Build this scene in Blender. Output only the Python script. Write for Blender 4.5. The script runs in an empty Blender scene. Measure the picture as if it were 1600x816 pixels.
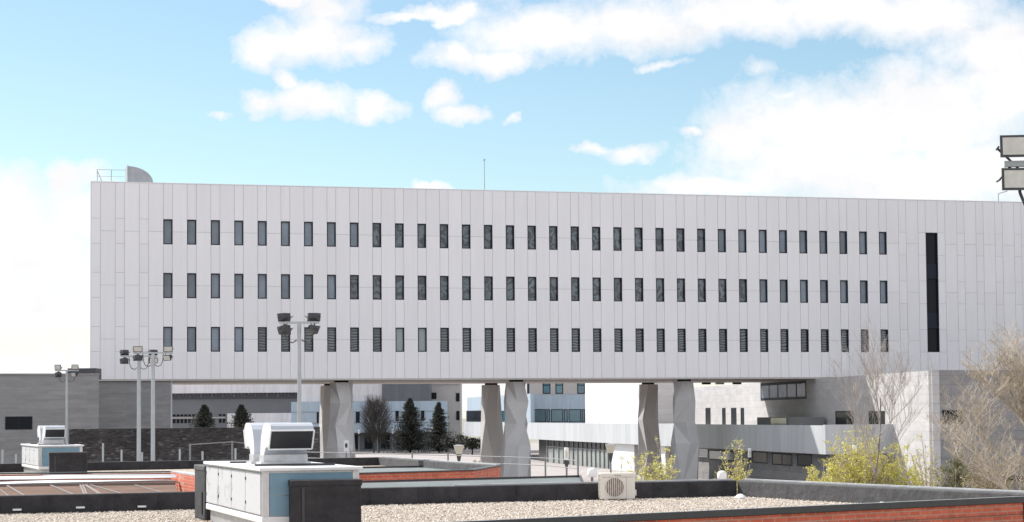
import bpy, math, random
from mathutils import Vector, Matrix
random.seed(7)
S = bpy.context.scene
COL = S.collection
R = math.radians

# ------------------------------------------------------------------ camera
F, PX, PY = 3200.0, 800.0, 485.0          # focal length and principal point in photo pixels (1600 wide)
EYE = Vector((0, 0, 5.6))
PITCH, ROLL = 0.0515, -0.0080
_fw = Vector((0, math.cos(PITCH), math.sin(PITCH))); _up = Vector((0, -math.sin(PITCH), math.cos(PITCH))); _rt = Vector((1, 0, 0))
_c, _s = math.cos(ROLL), math.sin(ROLL)
CR = _c * _rt + _s * _up; CU = -_s * _rt + _c * _up; CF = _fw
cam = bpy.data.cameras.new('camera'); camo = bpy.data.objects.new('camera', cam); COL.objects.link(camo)
m = Matrix.Identity(4)
for i in range(3):
    m[i][0] = CR[i]; m[i][1] = CU[i]; m[i][2] = -CF[i]; m[i][3] = EYE[i]
camo.matrix_world = m
cam.sensor_width = 36; cam.lens = 36 * F / 1600; cam.shift_y = (PY - 408) / 1600
cam.clip_start = 0.5; cam.clip_end = 6000
S.camera = camo
S.render.resolution_x, S.render.resolution_y = 1024, 522

def ray(x, y): return (CF + CR * ((x - PX) / F) + CU * ((PY - y) / F))
def at(x, y, Y): d = ray(x, y); return EYE + d * (Y / d.y)          # point seen at pixel x,y at distance Y
def onz(x, y, z): d = ray(x, y); return EYE + d * ((z - EYE.z) / d.z)  # point seen at x,y lying at height z
def onpl(x, y, P0, n): d = ray(x, y); return EYE + d * ((P0 - EYE).dot(n) / d.dot(n))

# ------------------------------------------------------------------ light
SU, SV = 0.85, 0.735                        # sunlight travels (+SU, -SV, -1)
SUN_EL = math.atan(1 / math.hypot(SU, SV)); SUN_AZ = -math.atan2(SU, SV)
S.view_settings.view_transform = 'Standard'; S.view_settings.look = 'None'
S.view_settings.exposure = 1.0; S.view_settings.gamma = 1
sl = bpy.data.lights.new('sun', 'SUN'); sl.energy = 3.6; sl.angle = R(0.6); sl.color = (1, .96, .9)
so = bpy.data.objects.new('sun', sl); COL.objects.link(so)
so.rotation_euler = Vector((SU, -SV, -1)).to_track_quat('-Z', 'Y').to_euler()
W = bpy.data.worlds.new('World'); S.world = W; W.use_nodes = True
SKY_GAIN = (0.645, 0.685, 0.655); CLOUD = 0.53

def world():
    nt = W.node_tree; nt.nodes.clear(); N = nt.nodes.new; L = nt.links.new
    out = N('ShaderNodeOutputWorld'); bg = N('ShaderNodeBackground'); L(bg.outputs[0], out.inputs[0])
    sky = N('ShaderNodeTexSky'); sky.sky_type = 'NISHITA'; sky.sun_disc = False
    sky.sun_elevation = SUN_EL; sky.sun_rotation = SUN_AZ; sky.air_density = 1.0; sky.dust_density = 0.3; sky.ozone_density = 1.5
    tc = N('ShaderNodeTexCoord'); sp = N('ShaderNodeSeparateXYZ'); L(tc.outputs['Generated'], sp.inputs[0])
    def M(op, a, b=None, c=None, clamp=False):
        n = N('ShaderNodeMath'); n.operation = op; n.use_clamp = clamp
        for i, v in enumerate((a, b, c)):
            if v is None: continue
            if isinstance(v, (int, float)): n.inputs[i].default_value = v
            else: L(v, n.inputs[i])
        return n.outputs[0]
    def V(op, a, b=None):
        n = N('ShaderNodeVectorMath'); n.operation = op
        for i, v in enumerate((a, b)):
            if v is None: continue
            if isinstance(v, tuple): n.inputs[i].default_value = v
            else: L(v, n.inputs[i])
        return n.outputs['Value'] if op == 'LENGTH' else n.outputs[0]
    yy = M('MAXIMUM', sp.outputs[1], 0.02)
    cb = N('ShaderNodeCombineXYZ'); L(M('DIVIDE', sp.outputs[0], yy), cb.inputs[0]); L(M('DIVIDE', sp.outputs[2], yy), cb.inputs[1])
    p = cb.outputs[0]
    def noise(vec, sc, det, rough=.55, col=False):
        n = N('ShaderNodeTexNoise'); n.inputs['Scale'].default_value = sc; n.inputs['Detail'].default_value = det
        n.inputs['Roughness'].default_value = rough; L(vec, n.inputs['Vector']); return n.outputs[1 if col else 0]
    nc = noise(p, 38, 7, .6, True)
    warp = V('MULTIPLY', V('SUBTRACT', nc, (.5, .5, .5)), (.035, .022, 0))
    pw = V('ADD', p, warp)
    blobs = [(60,395,118,100),(10,330,90,70),(118,272,42,30),(40,478,120,36),(130,330,50,60),(60,600,230,55),
        (410,72,42,34),(490,62,92,44),(505,15,62,40),(560,78,50,26),(450,-5,36,14),
        (452,124,20,26),(480,160,86,24),(585,172,52,22),(408,158,32,18),
        (690,155,30,22),(722,178,36,16),(790,186,22,10,.6),
        (640,30,60,10),(700,22,70,16),(715,88,55,22),(785,98,62,24),(840,52,130,44),(1000,38,170,44),(1160,22,170,46),(1320,12,170,46),(1440,22,150,50),(1560,75,110,66),
        (1150,215,62,52),(1210,196,90,42),(1310,205,210,78),(1460,178,190,84),(1580,130,110,90),(1460,275,330,84),(1100,292,130,22),(1260,260,160,60),(1080,205,26,10),
        (990,238,52,18,.85),(925,232,50,12,.6),(668,290,30,9),(1030,100,70,14,.45),(1230,150,70,16,.5),(345,182,40,12,.45),(1180,110,80,30,.3),
        (720,612,420,50),(1050,640,300,50),(900,-120,500,110),(1400,-160,500,120),(100,-170,180,60)]
    field = None
    for (x, y, rx, ry, *amp) in blobs:
        amp = amp[0] if amp else 1.0
        d = ray(x, y); c = (d.x / d.y, d.z / d.y, 0)
        e = V('LENGTH', V('MULTIPLY', V('SUBTRACT', pw, c), (F / rx, F / ry, 0)))
        v = M('SUBTRACT', amp, e)
        field = v if field is None else M('SMOOTH_MAX', field, v, .12)
    field = M('ADD', field, M('MULTIPLY', M('SUBTRACT', noise(p, 60, 8, .68), .5), 1.25))
    front = M('DIVIDE', M('ADD', field, .23), .80, clamp=True)
    front = M('POWER', front, .8)
    # the unseen rest of the dome: cloud thickened for neutral fill light
    gn = noise(tc.outputs['Generated'], 3.2, 8, .6)
    rest = M('DIVIDE', M('SUBTRACT', gn, .40), .16, clamp=True)
    isf = M('MULTIPLY', M('GREATER_THAN', sp.outputs[1], .3), M('LESS_THAN', sp.outputs[2], .42))
    mask = M('ADD', M('MULTIPLY', front, isf), M('MULTIPLY', rest, M('SUBTRACT', 1.0, isf)))
    shade = M('MULTIPLY_ADD', M('MULTIPLY', M('SUBTRACT', noise(V('MULTIPLY', p, (1, 2.2, 1)), 16, 6), .36), 2.2, clamp=True), .15, .93)
    cc = N('ShaderNodeVectorMath'); cc.operation = 'SCALE'; cc.inputs[0].default_value = (CLOUD * .99, CLOUD * .985, CLOUD); L(shade, cc.inputs['Scale'])
    sg = V('MULTIPLY', sky.outputs[0], tuple(.1 * g for g in SKY_GAIN))
    mx = N('ShaderNodeMix'); mx.data_type = 'VECTOR'; L(mask, mx.inputs['Factor']); L(sg, mx.inputs[4]); L(cc.outputs[0], mx.inputs[5])
    # unseen clouds outside the view are boosted to fill the shaded facade
    gain = M('SUBTRACT', 1.0, isf)
    gs = N('ShaderNodeVectorMath'); gs.operation = 'SCALE'; L(mx.outputs[1], gs.inputs[0]); L(M('MULTIPLY_ADD', M('MULTIPLY', gain, mask), .75, 1.0), gs.inputs['Scale'])
    tenx = N('ShaderNodeVectorMath'); tenx.operation = 'SCALE'; tenx.inputs['Scale'].default_value = 10; L(gs.outputs[0], tenx.inputs[0])
    L(tenx.outputs[0], bg.inputs[0]); bg.inputs[1].default_value = .1
    W.cycles.sampling_method = 'MANUAL'; W.cycles.sample_map_resolution = 512
world()

# ------------------------------------------------------------------ materials
MT = {}
def mat(name, col, rough=.8, metal=0., spec=.5, var=.0, vscale=2., bump=0., bscale=20., fn=None):
    m = bpy.data.materials.new(name); m.use_nodes = True; nt = m.node_tree; b = nt.nodes['Principled BSDF']
    b.inputs['Base Color'].default_value = (*col, 1); b.inputs['Roughness'].default_value = rough
    b.inputs['Metallic'].default_value = metal; b.inputs['Specular IOR Level'].default_value = spec
    N = nt.nodes.new; L = nt.links.new
    tc = N('ShaderNodeTexCoord')
    if var:
        n = N('ShaderNodeTexNoise'); n.inputs['Scale'].default_value = vscale; n.inputs['Detail'].default_value = 6; n.inputs['Roughness'].default_value = .65
        L(tc.outputs['Object'], n.inputs['Vector'])
        r = N('ShaderNodeMapRange'); r.inputs[1].default_value = .3; r.inputs[2].default_value = .7; r.inputs[3].default_value = 1 - var; r.inputs[4].default_value = 1 + var
        L(n.outputs[0], r.inputs[0]); v = N('ShaderNodeVectorMath'); v.operation = 'SCALE'; v.inputs[0].default_value = col; L(r.outputs[0], v.inputs['Scale'])
        L(v.outputs[0], b.inputs['Base Color'])
    if bump:
        n2 = N('ShaderNodeTexNoise'); n2.inputs['Scale'].default_value = bscale; n2.inputs['Detail'].default_value = 5; L(tc.outputs['Object'], n2.inputs['Vector'])
        bp = N('ShaderNodeBump'); bp.inputs['Strength'].default_value = bump; bp.inputs['Distance'].default_value = .05
        L(n2.outputs[0], bp.inputs['Height']); L(bp.outputs[0], b.inputs['Normal'])
    if fn: fn(nt, b, tc)
    MT[name] = m; return m

def courses(c1, c2, cm, bw, bh, mortar, ang=0., rough=.85, bump=.3, nvar=.25, nscale=1.5, stretch=(1, 1, 1)):
    # masonry pattern on vertical walls: along-wall coordinate from x,y turned by ang, height from z
    def fn(nt, b, tc):
        N = nt.nodes.new; L = nt.links.new
        mp = N('ShaderNodeMapping'); mp.inputs['Rotation'].default_value = (0, 0, -ang); L(tc.outputs['Object'], mp.inputs['Vector'])
        sp = N('ShaderNodeSeparateXYZ'); L(mp.outputs[0], sp.inputs[0]); cb = N('ShaderNodeCombineXYZ'); L(sp.outputs[0], cb.inputs[0]); L(sp.outputs[2], cb.inputs[1])
        br = N('ShaderNodeTexBrick'); L(cb.outputs[0], br.inputs['Vector']); br.inputs['Scale'].default_value = 1
        br.inputs['Brick Width'].default_value = bw; br.inputs['Row Height'].default_value = bh; br.inputs['Mortar Size'].default_value = mortar
        br.inputs['Mortar Smooth'].default_value = .2; br.inputs['Bias'].default_value = 0.0
        br.inputs['Color1'].default_value = (*c1, 1); br.inputs['Color2'].default_value = (*c2, 1); br.inputs['Mortar'].default_value = (*cm, 1)
        n = N('ShaderNodeTexNoise'); n.inputs['Scale'].default_value = nscale; n.inputs['Detail'].default_value = 7; n.inputs['Roughness'].default_value = .7
        m3 = N('ShaderNodeMapping'); m3.inputs['Scale'].default_value = stretch; L(tc.outputs['Object'], m3.inputs['Vector']); L(m3.outputs[0], n.inputs['Vector'])
        r = N('ShaderNodeMapRange'); r.inputs[1].default_value = .3; r.inputs[2].default_value = .7; r.inputs[3].default_value = 1 - nvar; r.inputs[4].default_value = 1 + nvar; L(n.outputs[0], r.inputs[0])
        v = N('ShaderNodeVectorMath'); v.operation = 'SCALE'; L(br.outputs[0], v.inputs[0]); L(r.outputs[0], v.inputs['Scale']); L(v.outputs[0], b.inputs['Base Color'])
        bp = N('ShaderNodeBump'); bp.inputs['Strength'].default_value = bump; bp.inputs['Distance'].default_value = .02; bp.invert = True; L(br.outputs[1], bp.inputs['Height']); L(bp.outputs[0], b.inputs['Normal'])
        b.inputs['Roughness'].default_value = rough
    return fn

TH = 0.2689
def clad_fn(nt, b, tc):
    N = nt.nodes.new; L = nt.links.new
    n = N('ShaderNodeTexNoise'); n.inputs['Scale'].default_value = .22; n.inputs['Detail'].default_value = 5; L(tc.outputs['Object'], n.inputs['Vector'])
    n2 = N('ShaderNodeTexNoise'); n2.inputs['Scale'].default_value = 1; n2.inputs['Detail'].default_value = 4
    mp = N('ShaderNodeMapping'); mp.inputs['Scale'].default_value = (3.5, 3.5, .25); L(tc.outputs['Object'], mp.inputs['Vector']); L(mp.outputs[0], n2.inputs['Vector'])
    a = N('ShaderNodeMath'); a.operation = 'ADD'; L(n.outputs[0], a.inputs[0]); L(n2.outputs[0], a.inputs[1])
    geo = N('ShaderNodeNewGeometry')
    ri = N('ShaderNodeMath'); ri.operation = 'MULTIPLY_ADD'; ri.inputs[1].default_value = .5; L(geo.outputs['Random Per Island'], ri.inputs[0]); L(a.outputs[0], ri.inputs[2])
    r = N('ShaderNodeMapRange'); r.inputs[1].default_value = .7; r.inputs[2].default_value = 1.9; r.inputs[3].default_value = .93; r.inputs[4].default_value = 1.04; L(ri.outputs[0], r.inputs[0])
    v = N('ShaderNodeVectorMath'); v.operation = 'SCALE'; v.inputs[0].default_value = (.73, .71, .725); L(r.outputs[0], v.inputs['Scale']); L(v.outputs[0], b.inputs['Base Color'])
mat('cladding', (.74, .73, .76), .55, fn=clad_fn)
mat('joint', (.42, .42, .44), .9)
mat('navy_frame', (.016, .020, .032), .6, spec=.2); mat('vent_metal', (.34, .35, .37), .5, metal=.3, var=.12, vscale=2)
def glass_fn(base, lo, hi, kind):
    def fn(nt, b, tc):
        N = nt.nodes.new; L = nt.links.new
        oi = N('ShaderNodeObjectInfo')
        add = N('ShaderNodeVectorMath'); add.operation = 'ADD'; L(tc.outputs['Object'], add.inputs[0])
        s = N('ShaderNodeVectorMath'); s.operation = 'SCALE'; s.inputs[0].default_value = (13, 7, 5); L(oi.outputs['Random'], s.inputs['Scale']); L(s.outputs[0], add.inputs[1])
        if kind == 'blind_reflection':
            w = N('ShaderNodeTexWave'); w.bands_direction = 'Z'; w.inputs['Scale'].default_value = 1.55; w.inputs['Distortion'].default_value = 5.0; w.inputs['Detail'].default_value = 1; w.inputs['Detail Scale'].default_value = .7
            L(add.outputs[0], w.inputs['Vector']); f = w.outputs['Fac']
            a0, a1 = .25, .75
        elif kind == 'crazed_reflection':
            w = N('ShaderNodeTexNoise'); w.inputs['Scale'].default_value = 1.0; w.inputs['Detail'].default_value = 1.5; w.inputs['Distortion'].default_value = 2.6; L(add.outputs[0], w.inputs['Vector']); f = w.outputs[0]
            a0, a1 = .42, .56
        else:
            w = N('ShaderNodeTexNoise'); w.inputs['Scale'].default_value = .7; w.inputs['Detail'].default_value = 2; L(add.outputs[0], w.inputs['Vector']); f = w.outputs[0]
            a0, a1 = .3, .7
        r = N('ShaderNodeMapRange'); r.inputs[1].default_value = a0; r.inputs[2].default_value = a1; r.inputs[3].default_value = lo; r.inputs[4].default_value = hi; L(f, r.inputs[0])
        rr = N('ShaderNodeMapRange'); rr.inputs[3].default_value = .72; rr.inputs[4].default_value = 1.25; L(oi.outputs['Random'], rr.inputs[0])
        mm = N('ShaderNodeMath'); mm.operation = 'MULTIPLY'; L(r.outputs[0], mm.inputs[0]); L(rr.outputs[0], mm.inputs[1])
        v = N('ShaderNodeVectorMath'); v.operation = 'SCALE'; v.inputs[0].default_value = base; L(mm.outputs[0], v.inputs['Scale']); L(v.outputs[0], b.inputs['Base Color'])
    return fn
mat('glass_blue', (.1, .13, .17), .06, fn=glass_fn((.145, .18, .225), .75, 1.2, 'plain'))
mat('glass_crazed_reflection', (.1, .13, .17), .06, fn=glass_fn((.095, .12, .14), .3, 1.25, 'crazed_reflection'))  # crazed reflections painted into the pane colour
mat('glass_blind_reflection', (.1, .13, .17), .06, fn=glass_fn((.10, .12, .135), .08, 1.4, 'blind_reflection'))  # blind-like stripes, warped as in a reflection, painted into the pane colour
mat('glass_dark', (.012, .014, .018), .22, spec=.09); mat('glass_pale', (.26, .30, .30), .1)
mat('glass_teal', (.02, .10, .14), .05, spec=.8, var=.4, vscale=.4)
mat('glass_green', (.17, .20, .19), .1, var=.35, vscale=.4)
mat('soffit', (.50, .47, .44), .8, var=.08, vscale=.4)
mat('pillar_concrete', (.50, .49, .487), .85, var=.05, vscale=.7)
mat('bearing', (.02, .02, .02), .8)
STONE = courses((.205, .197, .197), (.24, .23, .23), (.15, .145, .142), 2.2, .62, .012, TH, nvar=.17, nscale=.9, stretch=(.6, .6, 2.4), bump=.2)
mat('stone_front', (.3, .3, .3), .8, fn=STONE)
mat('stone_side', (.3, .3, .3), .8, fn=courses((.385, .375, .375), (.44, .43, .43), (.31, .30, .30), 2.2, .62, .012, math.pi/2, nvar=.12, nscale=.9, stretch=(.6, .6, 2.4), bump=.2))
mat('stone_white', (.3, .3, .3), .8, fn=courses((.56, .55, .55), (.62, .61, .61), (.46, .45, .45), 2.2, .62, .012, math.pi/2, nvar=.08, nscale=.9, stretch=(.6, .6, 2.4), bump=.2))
mat('stone_left', (.3, .3, .3), .8, fn=courses((.215, .21, .21), (.245, .24, .24), (.185, .18, .182), 2.6, .30, .008, TH, nvar=.16, nscale=1.2, stretch=(.5, .5, 2.6), bump=.2))
def rubble_fn(nt, b, tc):
    N = nt.nodes.new; L = nt.links.new
    mp = N('ShaderNodeMapping'); mp.inputs['Scale'].default_value = (4.5, 4.5, 11); L(tc.outputs['Object'], mp.inputs['Vector'])
    v = N('ShaderNodeTexVoronoi'); v.inputs['Scale'].default_value = 1; L(mp.outputs[0], v.inputs['Vector'])
    sp = N('ShaderNodeSeparateColor'); L(v.outputs['Color'], sp.inputs[0]); cr = N('ShaderNodeValToRGB'); e = cr.color_ramp.elements
    e[0].color = (.030, .027, .027, 1); e[1].color = (.13, .12, .118, 1); e[1].position = 1; q = e.new(.88); q.color = (.062, .056, .055, 1); L(sp.outputs[0], cr.inputs[0])
    n = N('ShaderNodeTexNoise'); n.inputs['Scale'].default_value = .35; n.inputs['Detail'].default_value = 5; L(tc.outputs['Object'], n.inputs['Vector'])
    r_ = N('ShaderNodeMapRange'); r_.inputs[1].default_value = .3; r_.inputs[2].default_value = .7; r_.inputs[3].default_value = .6; r_.inputs[4].default_value = 1.2; L(n.outputs[0], r_.inputs[0])
    s_ = N('ShaderNodeVectorMath'); s_.operation = 'SCALE'; L(cr.outputs[0], s_.inputs[0]); L(r_.outputs[0], s_.inputs['Scale']); L(s_.outputs[0], b.inputs['Base Color'])
    bp = N('ShaderNodeBump'); bp.inputs['Strength'].default_value = .8; bp.inputs['Distance'].default_value = .06; bp.invert = True; L(v.outputs['Distance'], bp.inputs['Height']); L(bp.outputs[0], b.inputs['Normal'])
mat('stone_rubble', (.06, .055, .055), .95, fn=rubble_fn)
mat('metal_panel', (.55, .60, .66), .45, var=.08, vscale=.8, fn=None)
def vpanel(col, w, gap=.02, ang=math.pi/2, dark=.6, rough=.5, streak=.12):
    def fn(nt, b, tc):
        N = nt.nodes.new; L = nt.links.new
        mp = N('ShaderNodeMapping'); mp.inputs['Rotation'].default_value = (0, 0, -ang); L(tc.outputs['Object'], mp.inputs['Vector'])
        sp = N('ShaderNodeSeparateXYZ'); L(mp.outputs[0], sp.inputs[0])
        d = N('ShaderNodeMath'); d.operation = 'DIVIDE'; d.inputs[1].default_value = w; L(sp.outputs[0], d.inputs[0])
        fr = N('ShaderNodeMath'); fr.operation = 'FRACT'; L(d.outputs[0], fr.inputs[0])
        lt = N('ShaderNodeMath'); lt.operation = 'LESS_THAN'; lt.inputs[1].default_value = gap / w; L(fr.outputs[0], lt.inputs[0])
        fl = N('ShaderNodeMath'); fl.operation = 'FLOOR'; L(d.outputs[0], fl.inputs[0])
        wn = N('ShaderNodeTexWhiteNoise'); wn.noise_dimensions = '1D'; L(fl.outputs[0], wn.inputs['W'])
        n = N('ShaderNodeTexNoise'); n.inputs['Scale'].default_value = 1; n.inputs['Detail'].default_value = 4
        m3 = N('ShaderNodeMapping'); m3.inputs['Scale'].default_value = (2.2, 2.2, .35); L(tc.outputs['Object'], m3.inputs['Vector']); L(m3.outputs[0], n.inputs['Vector'])
        a = N('ShaderNodeMath'); a.operation = 'MULTIPLY_ADD'; a.inputs[1].default_value = .35; L(wn.outputs['Value'], a.inputs[0]); L(n.outputs[0], a.inputs[2])
        r = N('ShaderNodeMapRange'); r.inputs[1].default_value = .4; r.inputs[2].default_value = 1.0; r.inputs[3].default_value = 1 - streak; r.inputs[4].default_value = 1 + streak; L(a.outputs[0], r.inputs[0])
        m1 = N('ShaderNodeMath'); m1.operation = 'MULTIPLY'; m1.inputs[1].default_value = dark; L(lt.outputs[0], m1.inputs[0])
        m2 = N('ShaderNodeMath'); m2.operation = 'SUBTRACT'; m2.inputs[0].default_value = 1; L(m1.outputs[0], m2.inputs[1])
        m4 = N('ShaderNodeMath'); m4.operation = 'MULTIPLY'; L(m2.outputs[0], m4.inputs[0]); L(r.outputs[0], m4.inputs[1])
        v = N('ShaderNodeVectorMath'); v.operation = 'SCALE'; v.inputs[0].default_value = col; L(m4.outputs[0], v.inputs['Scale']); L(v.outputs[0], b.inputs['Base Color'])
    return fn
mat('band_panel', (.5, .5, .5), .5, fn=vpanel((.42, .43, .45), 1.9, .03, math.pi/2, .3))
mat('blue_panel', (.5, .5, .5), .5, fn=vpanel((.33, .40, .47), 2.4, .05, 0, .25))
mat('light_panel', (.5, .5, .5), .5, fn=vpanel((.60, .58, .60), 2.0, .05, 0, .15))
mat('dark_panel', (.5, .5, .5), .6, fn=vpanel((.115, .12, .135), 1.2, .05, 0, .25))
mat('louver', (.06, .06, .07), .6)
mat('hall_wall', (.15, .155, .165), .8, var=.08, vscale=.3)
mat('beige_render', (.40, .375, .36), .85, var=.06, vscale=.5)
mat('plaza', (.30, .27, .26), .9, var=.12, vscale=.25)
mat('earth', (.22, .21, .17), .95, var=.3, vscale=.05)
mat('asphalt', (.05, .05, .052), .9, var=.15, vscale=1)
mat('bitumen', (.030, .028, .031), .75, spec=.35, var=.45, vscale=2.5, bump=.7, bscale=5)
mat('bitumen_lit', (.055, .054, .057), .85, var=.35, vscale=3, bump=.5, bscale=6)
mat('cap_metal', (.42, .42, .43), .45, metal=.3, var=.2, vscale=3)
mat('cap_dark', (.035, .033, .036), .5, var=.2, vscale=4)
mat('brick', (.4, .1, .05), .85, fn=courses((.60, .135, .07), (.46, .09, .048), (.44, .22, .16), .25, .082, .013, R(20), nvar=.22, nscale=3, bump=.5))
mat('white_paint', (.66, .66, .665), .45, var=.06, vscale=3)
def panel_fn(nt, b, tc):
    N = nt.nodes.new; L = nt.links.new
    n = N('ShaderNodeTexNoise'); n.inputs['Scale'].default_value = 2.0; n.inputs['Detail'].default_value = 7; n.inputs['Distortion'].default_value = 1.6; L(tc.outputs['Object'], n.inputs['Vector'])
    cr = N('ShaderNodeValToRGB'); cr.color_ramp.elements[0].position = .30; cr.color_ramp.elements[0].color = (.28, .28, .29, 1); cr.color_ramp.elements[1].position = .44; cr.color_ramp.elements[1].color = (.50, .50, .52, 1)
    L(n.outputs[0], cr.inputs[0]); L(cr.outputs[0], b.inputs['Base Color'])
mat('hood_shell_shade', (.40, .42, .46), .4, metal=.2, var=.05, vscale=3)  # greyer than the hood sides: shade between the twin hoods painted in
mat('scuffed_panel', (.7, .7, .7), .5, fn=panel_fn)
mat('galvanised', (.50, .50, .51), .38, metal=.55, var=.15, vscale=6)
mat('blue_paint', (.145, .25, .325), .4, var=.12, vscale=2)
mat('black_mesh', (.010, .009, .012), .6)
mat('ac_cream', (.66, .62, .56), .5, var=.04, vscale=4)
mat('ac_grille', (.20, .145, .12), .6); mat('ac_blade', (.26, .20, .175), .6)
mat('pole_grey', (.38, .40, .41), .5, metal=.3, var=.1, vscale=2)
mat('lamp_housing', (.045, .045, .05), .5, var=.2, vscale=5)
mat('lamp_glass', (.50, .47, .43), .12, var=.12, vscale=8)
mat('lamp_white', (.75, .73, .70), .3)
mat('lamp_amber', (.50, .47, .38), .25)
mat('fence_metal', (.20, .20, .205), .7, metal=.1)
mat('brown_sheet', (.14, .088, .066), .9, spec=.1, var=.3, vscale=.9)
mat('glaze_bar', (.17, .13, .115), .6)
mat('pale_sheet', (.15, .17, .17), .8, spec=.2, var=.15, vscale=1.5)
mat('white_metal', (.70, .70, .70), .4, var=.05, vscale=3)
mat('bark_grey', (.20, .165, .135), .9, var=.25, vscale=4)
mat('twig_tan', (.42, .36, .29), .9, var=.35, vscale=3)
mat('twig_pale', (.36, .32, .29), .9, var=.3, vscale=3)
mat('bark_dark', (.055, .045, .04), .9, var=.25, vscale=4)
def leaf_mat(name, col, var=.45):
    def fn(nt, b, tc):
        N = nt.nodes.new; L = nt.links.new
        g = N('ShaderNodeNewGeometry'); r = N('ShaderNodeMapRange'); r.inputs[3].default_value = 1 - var; r.inputs[4].default_value = 1 + var; L(g.outputs['Random Per Island'], r.inputs[0])
        v = N('ShaderNodeVectorMath'); v.operation = 'SCALE'; v.inputs[0].default_value = col; L(r.outputs[0], v.inputs['Scale']); L(v.outputs[0], b.inputs['Base Color'])
        b.inputs['Roughness'].default_value = .7; b.inputs['Specular IOR Level'].default_value = .2
    mat(name, col, .7, fn=fn)
leaf_mat('leaf_yellow', (.64, .60, .11), .35); leaf_mat('leaf_olive', (.17, .17, .075)); leaf_mat('needle', (.055, .058, .048)); leaf_mat('leaf_bud', (.30, .24, .11)); leaf_mat('leaf_dark', (.03, .032, .025))
def gravel_fn(nt, b, tc):
    N = nt.nodes.new; L = nt.links.new
    v = N('ShaderNodeTexVoronoi'); v.inputs['Scale'].default_value = 15; v.inputs['Randomness'].default_value = 1; L(tc.outputs['Object'], v.inputs['Vector'])
    cr = N('ShaderNodeValToRGB'); e = cr.color_ramp.elements; e[0].position = 0; e[0].color = (.22, .17, .13, 1); e[1].position = 1; e[1].color = (.50, .44, .37, 1)
    sp = N('ShaderNodeSeparateColor'); L(v.outputs['Color'], sp.inputs[0]); L(sp.outputs[0], cr.inputs[0]); L(cr.outputs[0], b.inputs['Base Color'])
    bp = N('ShaderNodeBump'); bp.inputs['Strength'].default_value = 1; bp.inputs['Distance'].default_value = .04; bp.invert = True; L(v.outputs['Distance'], bp.inputs['Height']); L(bp.outputs[0], b.inputs['Normal'])
mat('gravel', (.5, .45, .4), .95, fn=gravel_fn)
def pebble_fn(nt, b, tc):
    N = nt.nodes.new; L = nt.links.new
    g = N('ShaderNodeNewGeometry'); cr = N('ShaderNodeValToRGB'); e = cr.color_ramp.elements; e[0].color = (.25, .19, .145, 1); e[1].color = (.66, .60, .53, 1); x = e.new(.35); x.color = (.46, .39, .32, 1)
    L(g.outputs['Random Per Island'], cr.inputs[0]); L(cr.outputs[0], b.inputs['Base Color'])
mat('pebble', (.5, .45, .4), .9, fn=pebble_fn)

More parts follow.
